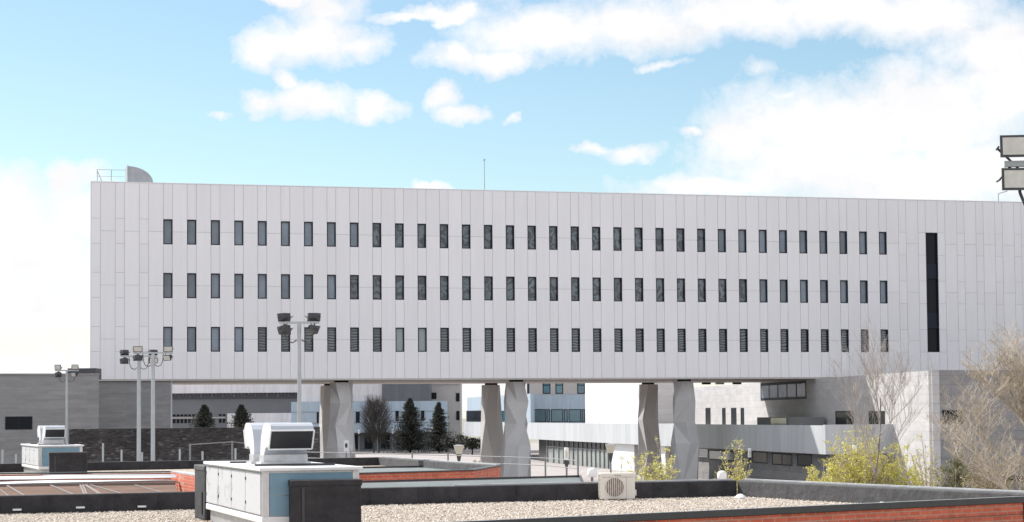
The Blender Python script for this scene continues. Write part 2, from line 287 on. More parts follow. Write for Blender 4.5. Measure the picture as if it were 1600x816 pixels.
# ------------------------------------------------------------------ mesh helpers
WL = {}      # world location of thing empties / parts
class MB:
    def __init__(s): s.v = []; s.f = []; s.mi = []
    def face(s, pts, mi=0):
        b = len(s.v); s.v += [Vector(p) for p in pts]; s.f.append(tuple(range(b, b + len(pts)))); s.mi.append(mi)
    def add(s, pts, faces, mi=0):
        b = len(s.v); s.v += [Vector(p) for p in pts]
        for f in faces: s.f.append(tuple(b + i for i in f)); s.mi.append(mi)
    def box8(s, o, ux, uy, uz, mi=0):   # corner + 3 edge vectors
        o = Vector(o); ux = Vector(ux); uy = Vector(uy); uz = Vector(uz)
        p = [o, o+ux, o+ux+uy, o+uy, o+uz, o+ux+uz, o+ux+uy+uz, o+uy+uz]
        s.add(p, [(0,3,2,1),(4,5,6,7),(0,1,5,4),(1,2,6,5),(2,3,7,6),(3,0,4,7)], mi)
    def box(s, a, b, mi=0):
        s.box8(a, (b[0]-a[0],0,0), (0,b[1]-a[1],0), (0,0,b[2]-a[2]), mi)
    def cbox(s, c, d, mi=0): s.box((c[0]-d[0]/2, c[1]-d[1]/2, c[2]-d[2]/2), (c[0]+d[0]/2, c[1]+d[1]/2, c[2]+d[2]/2), mi)
    def prism(s, poly, z0, z1, mi=0, top=True, bottom=True):
        n = len(poly); p = [(x, y, z0) for x, y in poly] + [(x, y, z1) for x, y in poly]
        f = [(i, (i+1) % n, n+(i+1) % n, n+i) for i in range(n)]
        if bottom: f.append(tuple(reversed(range(n))))
        if top: f.append(tuple(range(n, 2*n)))
        s.add(p, f, mi)
    def tube(s, a, b, r0, r1=None, n=8, mi=0, caps=True):
        a = Vector(a); b = Vector(b); r1 = r0 if r1 is None else r1
        d = (b - a).normalized(); x = d.orthogonal().normalized(); y = d.cross(x)
        p = []
        for c, r in ((a, r0), (b, r1)):
            for i in range(n):
                t = 2*math.pi*i/n; p.append(c + x*(r*math.cos(t)) + y*(r*math.sin(t)))
        f = [(i, (i+1) % n, n+(i+1) % n, n+i) for i in range(n)]
        if caps: f += [tuple(reversed(range(n))), tuple(range(n, 2*n))]
        s.add(p, f, mi)
    def lathe(s, prof, c=(0,0,0), n=16, mi=0):
        p = []
        for r, z in prof:
            for i in range(n):
                t = 2*math.pi*i/n; p.append((c[0]+r*math.cos(t), c[1]+r*math.sin(t), c[2]+z))
        f = []
        for k in range(len(prof)-1):
            for i in range(n):
                j = (i+1) % n; f.append((k*n+i, k*n+j, (k+1)*n+j, (k+1)*n+i))
        f += [tuple(reversed(range(n))), tuple(range((len(prof)-1)*n, len(prof)*n))]
        s.add(p, f, mi)
    def build(s, name, mats, parent=None, bevel=0, smooth=False, loc=None):
        if isinstance(mats, str): mats = [mats]
        me = bpy.data.meshes.new(name)
        base = WL.get(parent.name, Vector((0,0,0))) if parent else (Vector(loc) if loc is not None else Vector((0,0,0)))
        me.from_pydata([tuple(v - base) for v in s.v], [], s.f)
        for k in mats: me.materials.append(MT[k])
        me.polygons.foreach_set('material_index', s.mi)
        if smooth: me.polygons.foreach_set('use_smooth', [True]*len(s.f))
        me.update()
        o = bpy.data.objects.new(name, me); COL.objects.link(o)
        if parent: o.parent = parent; WL[o.name] = base
        elif loc is not None: o.location = loc; WL[o.name] = Vector(loc)
        if bevel:
            b = o.modifiers.new('bevel', 'BEVEL'); b.width = bevel; b.segments = 2; b.limit_method = 'ANGLE'
        return o
def tag(o, label=None, cat=None, group=None, kind=None):
    if label: o['label'] = label
    if cat: o['category'] = cat
    if group: o['group'] = group
    if kind: o['kind'] = kind
    return o
def thing(name, label, cat, loc=(0,0,0), rz=0, group=None):
    o = bpy.data.objects.new(name, None); COL.objects.link(o); o.empty_display_size = .3
    o.location = loc; o.rotation_euler = (0, 0, rz); WL[o.name] = Vector(loc) if rz == 0 else Vector((0,0,0))
    return tag(o, label, cat, group)
def proto(name, label, cat, group=None):   # built round the origin, moved afterwards
    o = thing(name, label, cat, (0,0,0), 0, group); return o
def kids(o): return [c for c in COL.objects if c.parent == o]
def copy_tree(o, parent=None):
    c = o.copy(); COL.objects.link(c)
    if parent: c.parent = parent
    for ch in kids(o): copy_tree(ch, c)
    return c
def put(o, loc, rz=0, sc=1, label=None):
    o.location = loc; o.rotation_euler = (0,0,rz); o.scale = (sc, sc, sc)
    if label: o['label'] = label
    return o

# ------------------------------------------------------------------ ground
g = MB(); g.face([(-2500,-300,-.02),(2500,-300,-.02),(2500,5000,-.02),(-2500,5000,-.02)])
tag(g.build('ground', 'earth'), kind='structure')
g = MB(); g.face([(-90,60,.0),(120,60,.0),(120,420,.0),(-90,420,.0)])
tag(g.build('plaza_paving', 'plaza'), kind='structure')
g = MB(); g.face([(-34,312,.004),(40,300,.004),(40,318,.004),(-34,330,.004)])
tag(g.build('road', 'asphalt'), kind='structure')
g = MB(); g.box8((-34,311.8,0),(74,-12,0),(0,.3,0),(0,0,.13)); g.box8((-34,330,0),(74,-12,0),(0,.3,0),(0,0,.13))
tag(g.build('kerb', 'plaza'), kind='structure')

# ------------------------------------------------------------------ main office building on pillars
D = Vector((math.cos(TH), math.sin(TH), 0)); NN = Vector((-math.sin(TH), math.cos(TH), 0)); F0 = Vector((0, 158.76, 0))
def FP(s, o, z): return F0 + D*s + NN*o + Vector((0,0,z))
def fx(x, y=600, o=0.):          # facade coordinate s of pixel x on the plane o metres behind the facade
    q = onpl(x, y, F0 + NN*o, NN) - F0; return q.dot(D)
X0, MW, HW = -26.4774, 1.7579, .34
ROWS = [(20.40, 18.54), (16.40, 14.54), (12.40, 10.56)]
ZB, ZT, DEP = 8.51, 23.07, 18.9
CL, CRt = -3, 46
sL = X0 + CL*MW - HW; sR = X0 + CRt*MW + HW
B = thing('office_building', 'long pale panel-clad office block raised on faceted concrete pillars', 'building', FP((sL+sR)/2, DEP/2, 0))
rects = []   # s0,s1,z0,z1
mids = [(a+b)/2 for a, b in ROWS]
stair = 35
for c in range(CL, CRt+1):
    s0 = X0 + c*MW - HW; s1 = s0 + 2*HW
    if 0 <= c <= 33:
        zs = [ZB, ROWS[2][1], None, ROWS[2][0], ROWS[1][1], None, ROWS[1][0], ROWS[0][1], None, ROWS[0][0], ZT]
        rects += [(s0,s1,ZB,ROWS[2][1]),(s0,s1,ROWS[2][0],ROWS[1][1]),(s0,s1,ROWS[1][0],ROWS[0][1]),(s0,s1,ROWS[0][0],ZT)]
    else:
        lv = [ZB, ROWS[2][1], ROWS[2][0], ROWS[1][1], ROWS[1][0], ROWS[0][1], ROWS[0][0], ZT]
        rects += [(s0,s1,lv[i],lv[i+1]) for i in range(7)]
    if c < CRt:
        t0, t1 = s1, s0 + MW
        if c == stair:
            rects += [(t0,t1,ZB,ROWS[2][1]),(t0,t1,ROWS[0][0],ZT)]
        else:
            lv = [ZB, mids[2], mids[1], mids[0], ZT]
            rects += [(t0,t1,lv[i],lv[i+1]) for i in range(4)]
cl = MB(); bk = MB(); G = .011
for (a, b, z0, z1) in rects:
    cl.box8(FP(a+G, 0, z0+G), D*(b-a-2*G), NN*.035, (0,0,z1-z0-2*G))
    bk.box8(FP(a, .04, z0), D*(b-a), NN*.36, (0,0,z1-z0))
SK = 2.0     # the left end wall is skewed to the front
def plan(a0, o0, a1, o1): return [tuple(FP(a, o, 0)[:2]) for a, o in ((sL+a0+SK*o0/DEP, o0), (sR+a1, o0), (sR+a1, o1), (sL+a0+SK*o1/DEP, o1))]
bk.prism(plan(0, .401, 0, DEP), ZB, ZT-.5)
cl.build('cladding', 'cladding', B); bk.build('wall', 'joint', B)
q = MB(); q.box8(FP(sL-.03, -.02, ZT+.001), D*(sR-sL+.06), NN*.5, (0,0,.06)); q.box8(FP(sL-.03, .481, ZT+.001), D*.4, NN*(DEP-.5)+D*SK, (0,0,.06)); q.build('parapet_cap', 'cladding', B)
q = MB(); q.prism(plan(.02, .05, -.02, DEP-.05), ZB-.10, ZB-.002); q.build('soffit', 'soffit', B)
q = MB(); q.box8(FP(sL-.002, .03, ZB), NN*DEP+D*SK, D*-.035, (0,0,ZT-ZB)); q.build('end_wall', 'cladding', B)
for x in (1099, 1120, 1147):
    q = fx(x, 600, 16.5); v = MB(); v.box8(FP(q, 16.5, ZB-.28), D*.7, NN*.4, (0,0,.178)); v.build('soffit_fitting', 'bearing' if x != 1120 else 'pillar_concrete', B)
W_, dp = 2*HW, .26
for r, (zt, zb) in enumerate(ROWS):
    for c in range(34):
        s0 = X0 + c*MW - HW; fr = MB(); t = .065
        for a, b, z0, z1 in ((s0, s0+t, zb, zt), (s0+W_-t, s0+W_, zb, zt), (s0+t, s0+W_-t, zb, zb+t), (s0+t, s0+W_-t, zt-t, zt)):
            fr.box8(FP(a, .012, z0), D*(b-a), NN*dp, (0,0,z1-z0))
        w = fr.build('window', 'navy_frame', B)
        p = MB(); p.box8(FP(s0+t, .20, zb+t), D*(W_-2*t), NN*.03, (0,0,zt-zb-2*t))
        if r == 2: k = 'glass_pale' if c in (10,11) else ('glass_blue' if c in (0,1,2,3) else 'glass_blind_reflection')
        elif r == 1: k = 'glass_blue' if (c < 8 or c > 26) else 'glass_crazed_reflection'
        else: k = 'glass_blue' if (c < 9 or c > 24) else 'glass_crazed_reflection'
        p.build('pane', k, w)
# tall stair window
s0 = X0 + stair*MW + HW; s1 = X0 + (stair+1)*MW - HW; zt, zb = ROWS[0][0], ROWS[2][1]
fr = MB()
for a, b, z0, z1 in ((s0, s0+.06, zb, zt), (s1-.06, s1, zb, zt), (s0+.06, s1-.06, zb, zb+.06), (s0+.06, s1-.06, zt-.06, zt), (s0+.06, s1-.06, 16.62, 16.72), (s0+.06, s1-.06, 12.55, 12.65)):
    fr.box8(FP(a, .012, z0), D*(b-a), NN*.3, (0,0,z1-z0))
w = fr.build('stair_window', 'navy_frame', B)
for z0, z1, k in ((10.62,12.55,'glass_dark'),(12.65,13.8,'navy_frame'),(13.8,16.62,'glass_dark'),(16.72,17.85,'navy_frame'),(17.85,20.34,'glass_dark')):
    p = MB(); p.box8(FP(s0+.06, .20 if k == 'glass_dark' else .16, z0), D*(s1-s0-.12), NN*.03, (0,0,z1-z0)); p.build('pane' if k == 'glass_dark' else 'spandrel', k, w)

def pillar(x_l, x_r, o, seed, prof):
    rnd = random.Random(seed)
    sc = (fx(x_l, 600, o) + fx(x_r, 600, o)) / 2
    c = FP(sc, o, 0); mb = MB(); n = 6; rings = []
    for k, (z, wl, wr) in enumerate(prof):
        ring = []
        for i in range(n):
            t = 2*math.pi*(i + rnd.uniform(-.22,.22))/n + seed*.7 + (.5 if k % 2 else 0)*.9
            cx = (wr - wl)/2; hw = (wr + wl)/2
            ring.append(c + Vector((cx + hw*math.cos(t)*1.04*(1+rnd.uniform(-.04,.02)), hw*1.2*math.sin(t)*(1+rnd.uniform(-.45,.1)), z)))
        rings.append(ring)
    pts = [p for rg in rings for p in rg]; f = []
    for k in range(len(prof)-1):
        for i in range(n):
            a, b2, c2, d2 = k*n+i, k*n+(i+1) % n, (k+1)*n+(i+1) % n, (k+1)*n+i
            if rnd.random() < .5: f += [(a, b2, d2), (b2, c2, d2)]
            else: f += [(a, b2, c2), (a, c2, d2)]
    f.append(tuple(range((len(prof)-1)*n, len(prof)*n)))
    mb.add(pts, f); po = mb.build('pillar', 'pillar_concrete', B)
    bb = MB(); tz = prof[-1][0]; bb.lathe([(.55, tz+.002), (.55, ZB-.102)], c, 16); bb.build('bearing', 'bearing', po)
PF1 = [(-.05,1.50,1.25),(2.4,1.22,1.08),(5.0,.96,.86),(8.26,.86,.86)]
PF2 = [(-.05,1.18,1.15),(3.3,1.12,1.10),(5.0,.90,.88),(6.7,.98,.92),(8.26,.90,.88)]
PF3 = [(-.05,1.25,1.22),(2.2,1.08,1.12),(5.2,.90,.88),(8.26,.88,.86)]
pillar(519, 548, 2.2, 3, PF2); pillar(503, 530, 17.2, 4, PF1)
pillar(791, 822, 2.2, 5, PF2); pillar(753, 782, 17.2, 6, PF3)
pillar(1053, 1085, 2.2, 8, PF2); pillar(998, 1027, 17.2, 9, PF3)

# things on its roof
t = thing('roof_vent', 'grey quarter-round ventilation cowl on the left end of the long office roof', 'vent', FP(fx(218), .9, ZT+.05))
v = MB(); a0 = fx(199, 270, .9); n = 12; L_ = fx(239, 270, .9) - a0; H_ = 1.25
pf = [(0, 0)] + [(L_*math.sin(math.pi/2*i/n) if i else 0.001, H_*math.cos(math.pi/2*i/n)) for i in range(n+1)]
pts = [FP(a0+x, .6, ZT+.06+z) for x, z in pf] + [FP(a0+x, 2.2, ZT+.06+z) for x, z in pf]; m_ = len(pf)
v.add(pts, [tuple(range(m_)), tuple(reversed(range(m_, 2*m_)))] + [(i, i+m_, (i+1) % m_ + m_, (i+1) % m_) for i in range(m_)])
v.build('cowl', 'vent_metal', t)
v = MB(); v.box8(FP(a0-.04, .5, ZT+.06), D*.08, NN*1.8, (0,0,1.3)); v.build('flange', 'vent_metal', t)
t = thing('guard_rail', 'thin metal guard rail beside the cowl on the office roof corner', 'railing', FP(fx(172), .9, ZT+.05))
a0, a1 = fx(152, 270, .6), fx(196, 270, .6)
for a in (a0, (a0+a1)/2): v = MB(); v.tube(FP(a, .6, ZT+.05), FP(a, .6, ZT+1.0), .03); v.build('post', 'pole_grey', t)
v = MB(); v.tube(FP(a0, .6, ZT+1.0), FP(a1, .6, ZT+1.0), .02); v.tube(FP(a0, .6, ZT+.5), FP(a1, .6, ZT+.5), .015); v.tube(FP(a0, .6, ZT+.9), FP(a0+.35, .6, ZT+.1), .03); v.build('rail', 'pole_grey', t)
t = thing('antenna', 'slender vertical rod antenna rising from the middle of the office roof', 'antenna', FP(fx(757, 296, 3), 3, ZT-.5))
v = MB(); v.tube(FP(fx(757, 290, 3), 3, ZT-.5), FP(fx(757, 290, 3), 3, ZT+2.75), .045, .03); v.build('rod', 'pole_grey', t)
v = MB(); v.tube(FP(fx(757, 290, 3), 3, ZT+2.7), FP(fx(757, 290, 3), 3, ZT+2.85), .08); v.build('tip', 'pole_grey', t)
t = thing('roof_lamp', 'small bent-arm lamp post on the right end of the office roof', 'lamp', FP(fx(1560, 310, 3), 3, ZT-.5))
s_ = fx(1560, 310, 3); v = MB(); v.tube(FP(s_, 3, ZT-.5), FP(s_, 3, ZT+1.05), .05); v.build('post', 'pole_grey', t)
v = MB(); v.tube(FP(s_, 3, ZT+1.05), FP(s_+.85, 3, ZT+1.3), .05); v.build('arm', 'pole_grey', t)

# ------------------------------------------------------------------ helper : window in a wall given by pixels on a vertical plane
def wallwin(parent, P0, n, x0, y0, x1, y1, fm='navy_frame', gm='glass_dark', bars=0, proud=.03, t=.06, hbar=None):
    a = onpl(x0, y1, P0, n); b = onpl(x1, y1, P0, n); h = onpl(x0, y0, P0, n).z; d = (b - a); d.z = 0; W2 = d.length; d.normalize(); nn = n.normalized()
    if nn.dot(a - EYE) > 0: nn = -nn    # towards the camera
    z0, z1 = a.z, h; fr = MB(); o = a.copy(); o.z = 0
    def bx(s0, s1, za, zb, off, th, mb): mb.box8(o + d*s0 + nn*off + Vector((0,0,za)), d*(s1-s0), nn*th, (0,0,zb-za))
    bx(0, t, z0, z1, .002, proud, fr); bx(W2-t, W2, z0, z1, .002, proud, fr); bx(t, W2-t, z0, z0+t, .002, proud, fr); bx(t, W2-t, z1-t, z1, .002, proud, fr)
    for i in range(bars): c = W2*(i+1)/(bars+1); bx(c-t/2, c+t/2, z0+t, z1-t, .002, proud, fr)
    if hbar: c = z0 + (z1-z0)*hbar; bx(t, W2-t, c-t/2, c+t/2, .003, proud-.004, fr)
    w = fr.build('window', fm, parent)
    p = MB(); bx(t, W2-t, z0+t, z1-t, .002, .01, p); p.build('pane', gm, w)
    return w
def wallslab(mb, p0, p1, z0, z1, th, away=None, mi=0):
    # vertical slab between plan points p0,p1 ; thickness th measured away from the camera side (left normal of p0->p1)
    p0 = Vector((p0[0], p0[1], 0)); p1 = Vector((p1[0], p1[1], 0)); d = (p1-p0).normalized(); nrm = Vector((-d.y, d.x, 0))
    mb.box8(p0 + Vector((0,0,z0)), p1-p0, nrm*th, (0,0,z1-z0), mi)

# ------------------------------------------------------------------ left stone building
t = thing('stone_building', 'low grey stone building with one dark window at the left under the office block', 'building', (-34, 142, 0))
cA = at(154.5, 586, 135.); dirF = Vector((math.cos(TH+.03), math.sin(TH+.03), 0)); dirB = Vector((-dirF.y, dirF.x, 0))
zt = cA.z
cA.z = 0; v = MB(); v.box8(cA - dirF*40, dirF*40, dirB*16.5, (0,0,zt)); v.build('wall', 'stone_left', t)
wallwin(t, cA, dirB, 8, 651, 50.5, 671.5, bars=1, t=.05)
v = MB(); v.box8(cA - dirF*40.05 - dirB*.05 + Vector((0,0,zt+.002)), dirF*40.1, dirB*.5, (0,0,.10)); v.build('coping', 'stone_front', t)
sa, sb = fx(157.5, 640, .3), fx(266.5, 640, .3)
v = MB(); v.box8(FP(sa-6, .3, 0), D*(sb-sa+6), NN*14, (0,0,ZB-.105)); v.build('side_wing', 'stone_left', t)
v = MB(); v.box8(FP(sb+.003, .28, 0), D*.12, NN*.12, (0,0,ZB-.11)); v.build('drainpipe', 'pole_grey', t)
v = MB(); q = at(124, 582, 139.); v.box8((q.x-.8, q.y, zt-.2), (1.9,0,0), (0,2,0), (0,0,.75)); u = v.build('roof_unit', 'lamp_housing', None, loc=(q.x, q.y, zt)); tag(u, 'dark boxy roof unit on top of the left grey stone building', 'roof unit')

# dark rubble wall
t = MB(); p0 = at(108, 670.5, 118.); p1 = at(500, 668.8, 121.); zt = p0.z
wallslab(t, (p0.x,p0.y), (p1.x,p1.y), 0, zt, .6)
v = t.build('boundary_wall', 'stone_rubble', None, loc=(p0.x, p0.y, 0)); tag(v, 'dark rubble stone boundary wall below the left grey stone building', 'wall')

# ------------------------------------------------------------------ low band wing (W) and stone wing (S) on the right
def Wp(x):   # plan point of the band wing's west face at pixel column x
    Z = 2.87*3200/(36 + .0601*(x-822)); return Vector(((x-800)/3200*Z, Z, 0))
wa, wb = Wp(725), Wp(1287); wd = (wb-wa).normalized(); wn = Vector((wd.y, -wd.x, 0))   # wn points west-ish/left
if wn.x > 0: wn = -wn
WX = thing('low_wing_building', 'low wing with pale metal band parapet and blue glazing under the raised block', 'building', (wa+wb)/2)
zb_, zt_ = 2.73, 4.75
def wbox(mb, x0, x1, z0, z1, off0, off1, mi=0):   # off measured into the building
    a, b = onpl(x0, 660, wa, wn), onpl(x1, 660, wa, wn); a.z = b.z = 0
    mb.box8(a - wn*off0 + Vector((0,0,z0)), b-a, -wn*(off1-off0), (0,0,z1-z0), mi)
v = MB(); wbox(v, 725, 1287, zb_, zt_, 0, .35); v.build('parapet_band', 'band_panel', WX)
v = MB(); wbox(v, 735, 1284, zt_-.6, zt_-.3, .36, 9.5); v.build('terrace_deck', 'plaza', WX)
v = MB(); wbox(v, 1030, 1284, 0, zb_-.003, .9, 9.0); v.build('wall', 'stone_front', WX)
# end wall (faces the camera) from the corner to the stone wing
e1 = onpl(1400, 664, wb, Vector((-math.sin(TH), math.cos(TH), 0))); e1.z = 0
v = MB(); wallslab(v, (wb.x, wb.y), (e1.x, e1.y), zb_, zt_+.05, .35); v.build('end_parapet', 'band_panel', WX)
v = MB(); wallslab(v, (wb.x+.6, wb.y+.9), (e1.x+2, e1.y+.9), 0, zb_-.004, .5); v.build('end_wall', 'stone_front', WX)
# ground floor glazing far part
v = MB(); wbox(v, 822, 845, 0, zb_-.002, 1.6, 2.0); v.build('entrance', 'glass_dark', WX)
gx = MB(); wbox(gx, 845, 945, 0, zb_-.8, .8, .95); gl = gx.build('shopfront_glass', 'glass_green', WX)
gx = MB(); wbox(gx, 845, 945, zb_-.8, zb_-.002, .8, .95); gx.build('fascia_glass', 'glass_dark', WX)
fr = MB()
for i in range(15):
    xx = 845 + 100*((i/14)**.9); wbox(fr, xx-.35, xx+.35, 0, zb_-.003, .70, .79)
wbox(fr, 845, 945, zb_-.86, zb_-.76, .66, .69); fr.build('mullion', 'fence_metal', gl)
v = MB(); wbox(v, 945.2, 982, 0, zb_-.003, .55, .95); wbox(v, 996, 1030, 0, zb_-.003, .55, .95); v.build('wall', 'white_paint', WX)
v = MB(); wbox(v, 982, 996, 0, zb_-.003, 1.5, 1.8); v.build('doorway', 'glass_dark', WX)
# shaded windows below the band
wq = onpl(1100, 690, wa - wn*.9, wn); 
for x0, x1, y0, y1, br_, gm_ in ((1092,1106,701,714,0,'glass_blue'),(1108,1172,703,718,2,'glass_green'),(1176,1199,705,723,0,'glass_dark'),(1207,1238,708,726,1,'glass_dark'),(1246,1269,709,728,0,'glass_dark')):
    wallwin(WX, wa - wn*.9, wn, x0, y0, x1, y1, bars=br_, fm='white_metal' if x0 < 1100 else 'navy_frame', gm=gm_, t=.08)
# upper storeys of the far part : a lit end block, then a recessed wall that faces the viewer
v = MB(); wbox(v, 725, 823, zt_+.003, 8.35, .5, 1.0); v.build('upper_wall', 'blue_panel', WX)
U0 = wa - wn*.5
for x0, x1, b_ in ((729,752,6),(783,792,0)):
    wallwin(WX, U0, wn, x0, 642, x1, 659, gm='glass_teal' if x0 > 760 else 'glass_dark', bars=b_, t=.1)
V0 = onpl(822, 660, U0, wn); V0.z = 0
def vbox(mb, x0, x1, y0, y1, off, th):
    P0 = V0 + NN*off; a = onpl(x0, y1, P0, NN); b = onpl(x1, y1, P0, NN); h = onpl((x0+x1)/2, y0, P0, NN).z; a.z = onpl((x0+x1)/2, y1, P0, NN).z; b.z = a.z; mb.box8(a, b-a, NN*th, (0,0,h-a.z))
v = MB(); vbox(v, 822, 925, 617, 663, 0, 6); v.build('upper_wall', 'blue_panel', WX)
v = MB(); vbox(v, 824, 925, 585, 616.9, .4, 6); v.build('top_storey', 'beige_render', WX)
for x0, x1, b_ in ((826,831,0),(832.5,853,0),(854,859.5,0),(861,880,0),(881,887,0),(888.5,908,0),(909,914,0)):
    wallwin(WX, V0, NN, x0, 639.5, x1, 660, gm='glass_teal', bars=b_, t=.1)
for x0, x1 in ((823.5,827),(848,860),(868,880),(902,914)):
    wallwin(WX, V0 + NN*.4, NN, x0, 597.5, x1, 615.5, gm='glass_teal', bars=0, t=.12, hbar=.75)
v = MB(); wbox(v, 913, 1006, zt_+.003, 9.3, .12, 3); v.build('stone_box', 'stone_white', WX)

# stone wing
sw0 = Vector((24.5, 165.5, 0)); swc = Vector((27.9, 136.3, 0)); sd = (swc-sw0).normalized(); far = sw0 - sd*75
sn = Vector((sd.y, -sd.x, 0)); 
if sn.x > 0: sn = -sn
SZ = 8.40
SX = thing('stone_wing', 'large stone-faced wing at the right with its lit side wall under the office block', 'building', (32, 160, 0))
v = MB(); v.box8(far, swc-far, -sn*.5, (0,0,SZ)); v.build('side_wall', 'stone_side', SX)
dF2 = Vector((math.cos(.33), math.sin(.33), 0))
v = MB(); e = swc + dF2*45; wallslab(v, (swc.x+.02, swc.y+.01), (e.x, e.y), 0, SZ+.02, .5); v.build('front_wall', 'stone_front', SX)
v = MB(); v.prism([(swc.x+.8, swc.y+1), (e.x, e.y+1), (e.x-8, e.y+25), (sw0.x+3, sw0.y+3)], SZ-.5, SZ-.4); v.build('roof', 'bitumen', SX)
for x0, x1 in ((1103,1110.5),(1129,1134),(1143,1151),(1158,1163)):
    wallwin(SX, sw0, sn, x0, 637.5, x1, 666, t=.08, gm='glass_dark')
wallwin(SX, sw0, sn, 1189, 599.5, 1260, 626, bars=4, t=.22, gm='glass_blue')
for x0, x1 in ((1306,1334),(1358,1383)): wallwin(SX, sw0, sn, x0, 642.5, x1, 664, t=.1)
fn_ = Vector((-dF2.y, dF2.x, 0))
wallwin(SX, swc, fn_, 1472.5, 641, 1504, 663, t=.05); wallwin(SX, swc, fn_, 1508, 744, 1530, 752, t=.05); wallwin(SX, swc, fn_, 1572, 744, 1600, 752, t=.05)
# rooftop box on the terrace
q = onpl(1216, 664, wa - wn*4, wn)
t = thing('terrace_skylight', 'low glazed skylight box on the terrace of the low wing', 'skylight', (q.x, q.y, zt_-.3))
a = onpl(1183, 664, wa - wn*4, wn); b = onpl(1250, 664, wa - wn*4, wn); dd = (b-a); dd.z = 0
v = MB(); a.z = zt_-.29; v.box8(a, dd, -wn*2, (0,0,.85)); v.build('frame', 'fence_metal', t)
v = MB(); v.box8(a + dd*.36 + wn*.05 + Vector((0,0,.2)), dd*.36, wn*.04, (0,0,.6)); v.build('pane', 'glass_green', t)

# ------------------------------------------------------------------ far hall (A)
def pxbox(mb, x0, y0, x1, y1, Z, th, mi=0, ground=False):
    a = at(x0, y1, Z); b = at(x1, y0, Z); xm = 500; z0 = 0 if ground else at(xm, y1, Z).z
    mb.box((a.x, Z, z0), (b.x, Z+th, at(xm, y0, Z).z), mi)
t = thing('far_hall', 'long dark grey hall with a pale upper band seen beneath the office block', 'building', (-42, 370, 0))
v = MB(); pxbox(v, 250, 624, 560, 668, 365, 14, ground=True); v.build('wall', 'hall_wall', t)
v = MB(); pxbox(v, 245, 585, 560, 613, 363.5, 16); v.build('upper_band', 'light_panel', t)
v = MB(); pxbox(v, 250, 613.1, 560, 623.9, 365.0, 13); v.build('louvre_band', 'louver', t)
v = MB()
for k in range(50):
    x = 262 + k*5.7; pxbox(v, x, 613.3, x+random.uniform(.8,3), 616 if k % 3 else 619, 364.92, .07)
pxbox(v, 250, 622.9, 560, 624.1, 364.93, .06); v.build('pipework', 'hall_wall', t)
for k in range(14):
    x = 270 + k*6.0
    if 305 < x < 338: continue
    for y0, y1 in ((646, 649), (653.5, 659.5)):
        v = MB(); pxbox(v, x, y0, x+4.2, y1, 364.9, .09); v.build('window', 'glass_dark', t)
v = MB(); pxbox(v, 250, 650.5, 352, 652.5, 364.8, .19); v.build('sill_band', 'beige_render', t)
v = MB(); pxbox(v, 355, 645, 457, 664, 345, 8, ground=True); u = v.build('white_annex', 'light_panel', None, loc=(-42, 347, 0)); tag(u, 'small white flat-roofed annex before the dark far hall', 'building')

# central far building (B)
t = thing('blue_panel_building', 'blue-grey panelled building with dark ground floor beyond the spruces', 'building', (-20, 345, 0))
v = MB(); pxbox(v, 455, 628, 697, 677, 338, 14); v.build('panel_storey', 'blue_panel', t)
v = MB(); pxbox(v, 462, 677.1, 690, 706, 341, 10, ground=True); v.build('ground_floor', 'dark_panel', t)
v = MB(); pxbox(v, 470, 592, 596.8, 627.9, 339, 12); v.build('upper_wall', 'light_panel', t)
v = MB(); pxbox(v, 597, 588, 671, 627.95, 338.5, 12); v.build('stair_tower', 'dark_panel', t)
v = MB(); pxbox(v, 671.2, 602, 719, 688, 347, 12, ground=True); v.build('beige_wing', 'beige_render', t)
v = MB(); pxbox(v, 671.2, 600.6, 719.5, 602.2, 346.8, 13); v.build('roof_edge', 'cap_metal', t)
for x0, y0, x1, y1, Z in ((495,644,498,661,338),(556,644,562,661,338),(618,643,623,659,338),(658,643,663,659,338),(585,644,590,661,338),(712.5,616,718,629,347),(713,644,718,658,347),(672,615,682,625,347),(548,613.5,550.5,628,339)):
    v = MB(); pxbox(v, x0, y0, x1, y1, Z-.12, .11); v.build('window', 'glass_dark', t)
for y in (643.5, 661):
    v = MB(); pxbox(v, 455, y, 697, y+.7, 337.94, .05); v.build('joint', 'fence_metal', t)
for k in range(9):
    x = 470 + k*25; v = MB(); pxbox(v, x, 680, x+14, 702, 340.9, .09); v.build('shopfront', 'glass_dark', t)
# far tree-lined horizon
# ------------------------------------------------------------------ foreground roofs
ZR = 3.8
DB = Vector((math.cos(R(18)), math.sin(R(18)), 0)); DS = Vector((-DB.y, DB.x, 0))   # along the parapets / away
def r1(x, y): p = onz(x, y, ZR); return p
a = r1(568, 790.5); b = r1(1152, 776); c0 = r1(0, 804)
print('R1 pts', c0, a, b)
bc = b.copy(); lft = c0.copy()
dL = (lft-bc).normalized()
lft = bc + dL*((lft-bc).length + 6)
PH = .355
R1o = thing('near_brick_building', 'nearest flat-roofed brick building with pale gravel and black parapets', 'building', (0, 40, 0))
# right parapet line from the back corner
rc = onz(1600, 771, ZR+PH); dr = Vector((rc.x-bc.x, rc.y-bc.y, 0)).normalized()
